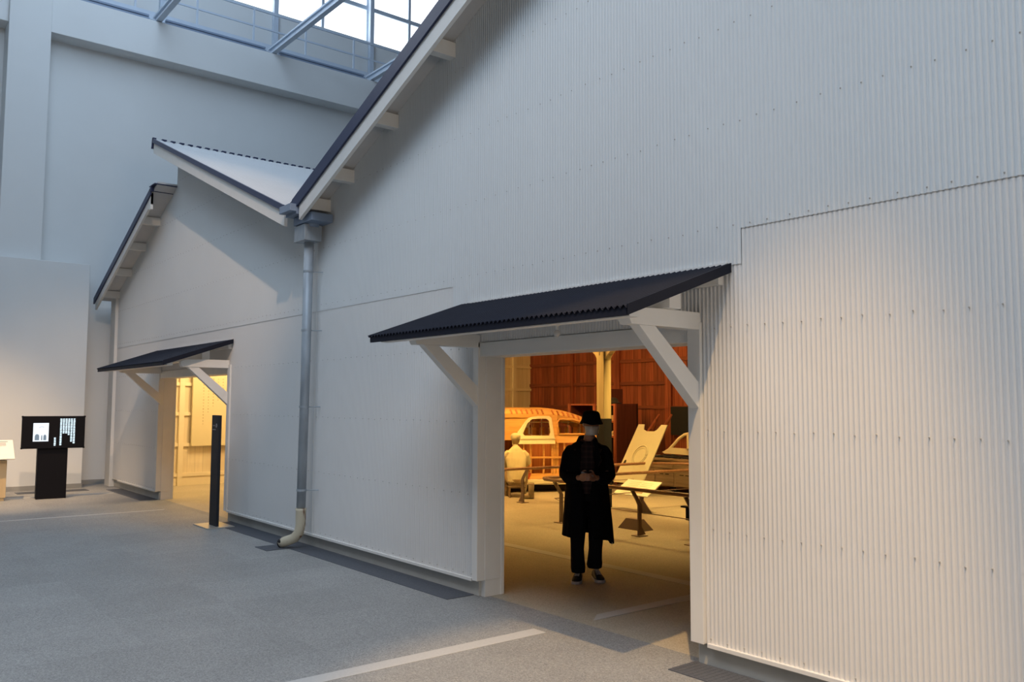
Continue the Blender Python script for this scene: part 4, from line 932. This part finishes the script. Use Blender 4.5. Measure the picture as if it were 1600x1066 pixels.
# coat : torso shell open in front + sleeves
b = MB(); bm = b.bm
levels = [(1.335, 0.090, 0.085, 0.10), (1.315, 0.130, 0.105, 0.35), (1.285, 0.160, 0.112, 0.45), (1.22, 0.185, 0.130, 0.42), (1.10, 0.190, 0.145, 0.40), (0.98, 0.197, 0.155, 0.30), (0.86, 0.210, 0.165, 0.16), (0.72, 0.218, 0.172, 0.12), (0.58, 0.226, 0.180, 0.14), (0.48, 0.232, 0.186, 0.16), (0.425, 0.236, 0.188, 0.18)]
rows = []; nn = 44
for li, (z, rx, ry, gap) in enumerate(levels):
    row = []
    for j in range(nn+1):
        a = -PI/2 + gap + (2*PI-2*gap)*j/nn; fa = 0.0 if z > 1.1 else (1.1-z)*0.055
        m = 1 + fa*(math.sin(6*a+1.0+li*0.15)+0.5*math.sin(13*a+li*0.1))
        zz = z
        if li >= 9: zz = z + (0.03*math.cos(a) * -1.0 if math.cos(a) > 0 else 0) - (0.05*max(0, math.cos(a-0.25))**6 if li == 10 else 0)
        x = rx*m*math.cos(a) - 0.005; y = 0.02 + ry*m*math.sin(a)
        if math.cos(a) > 0 and z < 0.9: x += 0.02*(0.9-z)/0.5
        row.append(bm.verts.new((x, y, zz)))
    rows.append(row)
for a, c in zip(rows, rows[1:]):
    for j in range(nn): bm.faces.new((a[j], a[j+1], c[j+1], c[j]))
coat = b.build('coat', 'coat', person, smooth=True, solid=0.012)
for A, s in ((armL, -1), (armR, 1)):
    b = MB(); P = [Vector(p) for p in A]
    pts = [P[0]+Vector((-s*0.045, 0.0, 0.012)), P[0]+Vector((s*0.012, 0, -0.015)), P[0].lerp(P[1], 0.5)+Vector((s*0.012, 0, 0)), P[1], P[1].lerp(P[2], 0.6), P[2]+Vector((s*0.0, 0.01, -0.025)), P[2].lerp(P[3], 0.5)+Vector((0, 0, -0.03)), P[3]+Vector((0, 0, -0.012)), P[3].lerp(P[4], 0.7)+Vector((0, 0, -0.006))]
    rad = [0.046, 0.060, 0.064, 0.062, 0.062, 0.066, 0.064, 0.052, 0.042]
    b.tube(pts, rad, 16); b.ball(pts[1], 0.058, 14); b.build('sleeve', 'coat', coat, remesh=0.010)
b = MB()
for s in (-1, 1): b.prism([(s*0.055, -0.05, 1.345), (s*0.10, -0.085, 1.325), (s*0.125, -0.125, 1.18), (s*0.085, -0.150, 1.05), (s*0.060, -0.130, 1.18)], (0, -0.010, 0))
b.tube([(-0.085, -0.03, 1.335), (-0.07, 0.07, 1.365), (0, 0.10, 1.375), (0.07, 0.07, 1.365), (0.085, -0.03, 1.335)], [0.02]*5, 8)
b.build('lapel', 'coat', coat)
b = MB(); b.tube([(0.235, 0.0, 0.395), (0.238, 0.0, 0.36), (0.232, 0.0, 0.335)], 0.003, 5); b.build('loose_thread', 'sole', coat)
# phone
ph = thing('phone', 'slim phone held in both hands by the person in black', 'phone', (-5.945+0.276*math.sin(math.radians(46)), 5.76-0.276*math.cos(math.radians(46)), 1.03), math.radians(46))
R = Matrix.Rotation(math.radians(-25), 4, 'X') @ Matrix.Rotation(math.radians(18), 4, 'Y')
b = MB(); b.box(-0.060, 0.062, -0.036, 0.036, -0.004, 0.004, R, (0, 0, 0)); b.build('case', 'phone', ph, bevel=0.003)
b = MB(); b.box(-0.054, 0.056, -0.032, 0.032, 0.004, 0.0052, R, (0, 0, 0)); b.build('screen', 'black', ph)

# crouching worker (back to the viewer)
wk = thing('worker_figure', 'crouching mannequin in cream work clothes and cap seen from behind', 'mannequin', (-12.05, 9.86, 0), math.radians(236)); wk.scale = (0.92, 0.92, 0.92)
b = MB()
WH = (0.0, -0.16, 1.10)
head(b, WH, 1.0, 0.45, 0.25)
b.tube([(0, -0.06, 0.92), (0, -0.11, 1.0)], [0.06, 0.055], 12)
b.rings([fold_ring(0, y, z, rx, ry, n=20) for y, z, rx, ry in ((0.12, 0.28, 0.16, 0.13), (0.10, 0.42, 0.15, 0.12), (0.05, 0.60, 0.15, 0.11), (0.0, 0.78, 0.17, 0.11), (-0.03, 0.90, 0.13, 0.08), (-0.05, 0.95, 0.07, 0.06))])
for s in (-1, 1):
    b.tube([(s*0.16, -0.02, 0.86), (s*0.23, -0.08, 0.68), (s*0.19, -0.26, 0.60), (s*0.10, -0.40, 0.66)], [0.05, 0.044, 0.038, 0.028], 12)
    hc = (s*0.07, -0.45, 0.68); palm(b, hc, (-s*0.3, -1, 0.2), (0, 0.2, 1), (s, -0.3, 0)); fingers(b, hc, (-s*0.3, -1, 0.2), (0, 0.2, 1), (s, -0.3, 0), 0.009, 0.07, 0.6)
    b.tube([(s*0.09, 0.10, 0.34), (s*0.20, -0.26, 0.42), (s*0.17, -0.14, 0.08)], [0.085, 0.065, 0.045], 12)
b.build('body', 'work_cloth', wk, remesh=0.009)
b = MB(); b.rings([fold_ring(0, y, z, rx, ry, 0.03, z*9, n=30, k=5) for y, z, rx, ry in ((0.11, 0.30, 0.185, 0.165), (0.10, 0.42, 0.185, 0.150), (0.05, 0.60, 0.190, 0.140), (0.0, 0.76, 0.205, 0.130), (-0.03, 0.88, 0.180, 0.105), (-0.05, 0.95, 0.10, 0.085), (-0.07, 0.99, 0.065, 0.065))])
for s in (-1, 1): b.tube([(s*0.13, -0.02, 0.87), (s*0.20, -0.03, 0.80), (s*0.245, -0.08, 0.67), (s*0.20, -0.25, 0.60), (s*0.13, -0.36, 0.64)], [0.07, 0.078, 0.070, 0.060, 0.048], 12)
b.build('work_jacket', 'work_cloth', wk, remesh=0.010)
b = MB(); b.rings([fold_ring(0, 0.12, z, rx, ry, n=24) for z, rx, ry in ((0.22, 0.14, 0.12), (0.28, 0.18, 0.155), (0.36, 0.17, 0.15))])
for s in (-1, 1): b.tube([(s*0.09, 0.10, 0.32), (s*0.15, -0.08, 0.40), (s*0.20, -0.27, 0.44), (s*0.19, -0.24, 0.30), (s*0.17, -0.15, 0.10)], [0.11, 0.10, 0.085, 0.075, 0.062], 14)
b.build('work_trousers', 'beige_cloth', wk, remesh=0.012)
b = MB(); hx, hy, hz = WH
b.rings([[(hx+r*math.cos(2*PI*j/24), hy+0.012+r*1.1*math.sin(2*PI*j/24), hz+z) for j in range(24)] for r, z in ((0.088, 0.02), (0.094, 0.03), (0.100, 0.06), (0.098, 0.10), (0.075, 0.135), (0.035, 0.15), (0.002, 0.152))])
b.prism([(hx-0.07, hy-0.06, hz+0.03), (hx-0.05, hy-0.15, hz+0.02), (hx+0.05, hy-0.15, hz+0.02), (hx+0.07, hy-0.06, hz+0.03)], (0, 0, 0.008)); b.build('cap', 'work_cloth', wk, smooth=True)
b = MB(); rs = []
for z, hw, yf, yb in ((-0.07, 0.05, 0.0, 0.08), (-0.03, 0.076, -0.01, 0.104), (0.02, 0.084, -0.03, 0.110), (0.04, 0.085, -0.04, 0.108)):
    rs.append([(hx+hw*math.cos(a), hy+(yf+yb)/2+(yb-yf)/2*math.sin(a), hz+z) for a in [2*PI*j/20 for j in range(20)]])
b.rings(rs); b.build('hair', 'beige_cloth', wk, smooth=True)
for s in (-1, 1):
    b = MB(); b.tube([(s*0.17, -0.10, 0.04), (s*0.17, -0.20, 0.045), (s*0.17, -0.30, 0.03)], [0.048, 0.048, 0.03], 12); b.tube([(s*0.17, -0.13, 0.03), (s*0.17, -0.14, 0.14)], [0.05, 0.05], 12); b.build('work_shoe', 'boot', wk, smooth=True)
st = thing('low_stool', 'low wooden stool under the crouching worker', 'stool', (-12.05, 9.86, 0), math.radians(236))
b = MB(); b.box(-0.15, 0.15, 0.03, 0.24, 0.17, 0.205); b.build('seat', 'bench', st, bevel=0.004)
for sx in (-0.14, 0.12):
    for sy in (0.02, 0.20):
        b = MB(); b.box(sx, sx+0.03, sy, sy+0.03, 0, 0.17); b.build('leg', 'bench', st)

# ------------------------------------------------------------------ things in the hall
tt = thing('sign_totem', 'slim anthracite sign pillar on a flat steel base by the small doorway', 'sign', (-11.63, 4.20, 0), 0.0)
b = MB(); b.box(-0.135, 0.135, -0.05, -0.01, 0.016, 1.52); b.build('sign_post', 'sign', tt, bevel=0.003)
b = MB(); b.box(-0.33, 0.24, -0.20, 0.17, 0.0, 0.016); b.build('base_plate', 'steel_base', tt, bevel=0.003)
b = MB()
# arrow-like mark, circle and short line of lettering
b.box(-0.09, -0.035, -0.0515, -0.05, 1.375, 1.385); b.box(-0.055, -0.045, -0.0515, -0.05, 1.36, 1.385); b.box(-0.03, -0.01, -0.0515, -0.05, 1.375, 1.383)
b.tube([(0.045+0.024*math.cos(2*PI*i/16), -0.0505, 1.378+0.024*math.sin(2*PI*i/16)) for i in range(17)], 0.005, 5)
b.box(0.040, 0.050, -0.0515, -0.05, 1.36, 1.396)
for i in range(5): b.box(-0.10+i*0.026, -0.082+i*0.026, -0.0515, -0.05, 1.316, 1.330)
b.build('lettering', 'glyph', tt)

# television on a pedestal; faces +X (towards the viewer)
tv = thing('video_display', 'black television with glowing portrait and text on a black pedestal', 'television', (-16.75, 3.10, 0), math.radians(84))
# local: width along X, front -Y
b = MB(); b.box(-0.235, 0.235, -0.10, 0.12, 0, 0.88); b.build('pedestal', 'black', tv, bevel=0.004)
b = MB(); b.box(-0.49, 0.49, -0.14, -0.06, 0.88, 1.445); b.build('screen_body', 'black', tv, bevel=0.006)
y = -0.1405
def scr(name, m, rects, yy=y):
    b = MB()
    for x0, x1, z0, z1 in rects: b.box(x0, x1, yy-0.001, yy, z0, z1)
    return b.build(name, m, tv)
X = lambda px: -0.49+0.98*(px-37.3)/(132-37.3)      # measured across the screen
Z = lambda py: 1.445-0.565*(py-651.5)/(701-651.5)
scr('portrait', 'screen_photo', [(X(54.0), X(77.0), Z(690), Z(662))])
b = MB()
for cx_, w_, h_ in ((60, 6.5, 9.5), (67, 1.8, 8), (71.6, 4.4, 8.5)):
    n = 8; pts = [(X(cx_-w_/2), y-0.001, Z(688.2)), (X(cx_+w_/2), y-0.001, Z(688.2))] + [(X(cx_+w_/2*math.cos(a)), y-0.001, Z(688.2-h_*0.6-h_*0.4*math.sin(a))) for a in [PI*i/n for i in range(n+1)]]
    b.prism(pts, (0, -0.0015, 0))
b.build('portrait_figures', 'screen_grey', tv)
b = MB(); b.tube([(X(62.8+7.0*t_), y-0.0015, Z(669.5-2.8*math.sin(PI*t_*0.75)+1.2*t_)) for t_ in [i/8 for i in range(9)]], 0.0045, 5); b.build('portrait_hairline', 'screen_soft', tv)
cols = [(96.2, 655, 680), (100.2, 655, 680), (104.0, 655, 680), (92.3, 655, 697), (107.9, 655, 681.5), (111.8, 655, 692)]
cols = [(95.3, 655.5, 697), (99.3, 655.5, 680), (103.2, 655.5, 680), (107.2, 655.5, 681.5), (111.3, 655.5, 691.5), (115.3, 655.5, 694.5), (86.8, 684.5, 697)]
rect = []; random.seed(11)
for cx_, a, c in cols:
    z = a
    while z < c-1.2:
        h = 2.1
        rect += [(X(cx_-1.5), X(cx_+1.5), Z(z+0.62), Z(z)), (X(cx_-1.4), X(cx_+1.4), Z(z+1.75), Z(z+1.15)), (X(cx_-0.3), X(cx_+0.3), Z(z+2.1), Z(z)), ]
        if random.random() < 0.6: rect += [(X(cx_-1.4), X(cx_-0.9), Z(z+2.0), Z(z+0.2))]
        if random.random() < 0.6: rect += [(X(cx_+0.9), X(cx_+1.4), Z(z+2.0), Z(z+0.2))]
        z += 2.6
scr('caption_text', 'screen_text', rect)['kind'] = 'stuff'
b = MB(); b.box(-0.495, -0.47, -0.145, -0.055, 0.875, 0.90); b.box(0.47, 0.495, -0.145, -0.055, 0.875, 0.90); b.box(-0.495, -0.47, -0.145, -0.055, 1.42, 1.45); b.box(0.47, 0.495, -0.145, -0.055, 1.42, 1.45); b.build('corner_guard', 'black', tv)

lc = thing('lectern', 'pale timber lectern with slanted white notice, cut by the left edge', 'lectern', (-16.85, 2.28, 0), math.radians(88))
b = MB(); b.box(-0.45, 0.14, -0.08, 0.16, 0.05, 0.69); b.build('cabinet', 'ply', lc, bevel=0.004)
b = MB(); b.box(-0.43, 0.12, -0.06, 0.14, 0, 0.05); b.build('kick_base', 'ply', lc)
b = MB(); b.box(-0.43, 0.12, -0.04, 0.12, 0.69, 0.75); b.build('neck', 'black', lc)
b = MB(); R = Matrix.Rotation(math.radians(38), 4, 'X'); b.box(-0.6, 0.24, -0.26, 0.24, 0.86, 0.88, R, (0, 0, 0.88)); b.build('notice_board', 'paper', lc, bevel=0.003)
b = MB()
for i in range(5): b.box(0.02-0.0*i, 0.13, 0.16-i*0.02, 0.166-i*0.02, 0.8805, 0.8815, R, (0, 0, 0.88))
b.box(0.04, 0.16, 0.185, 0.20, 0.8805, 0.8815, R, (0, 0, 0.88)); b.build('text_lines', 'glyph', lc)
# small lock plate by the corner
b = MB(); b.box(-19.04, -18.99, 4.56, 4.61, 0.0, 0.62); b.ball((-19.0, 4.55, 0.72), 0.03); tag(b.build('door_bolt', 'white'), 'small white bolt rod standing in the corner left of the corner post', 'bolt')
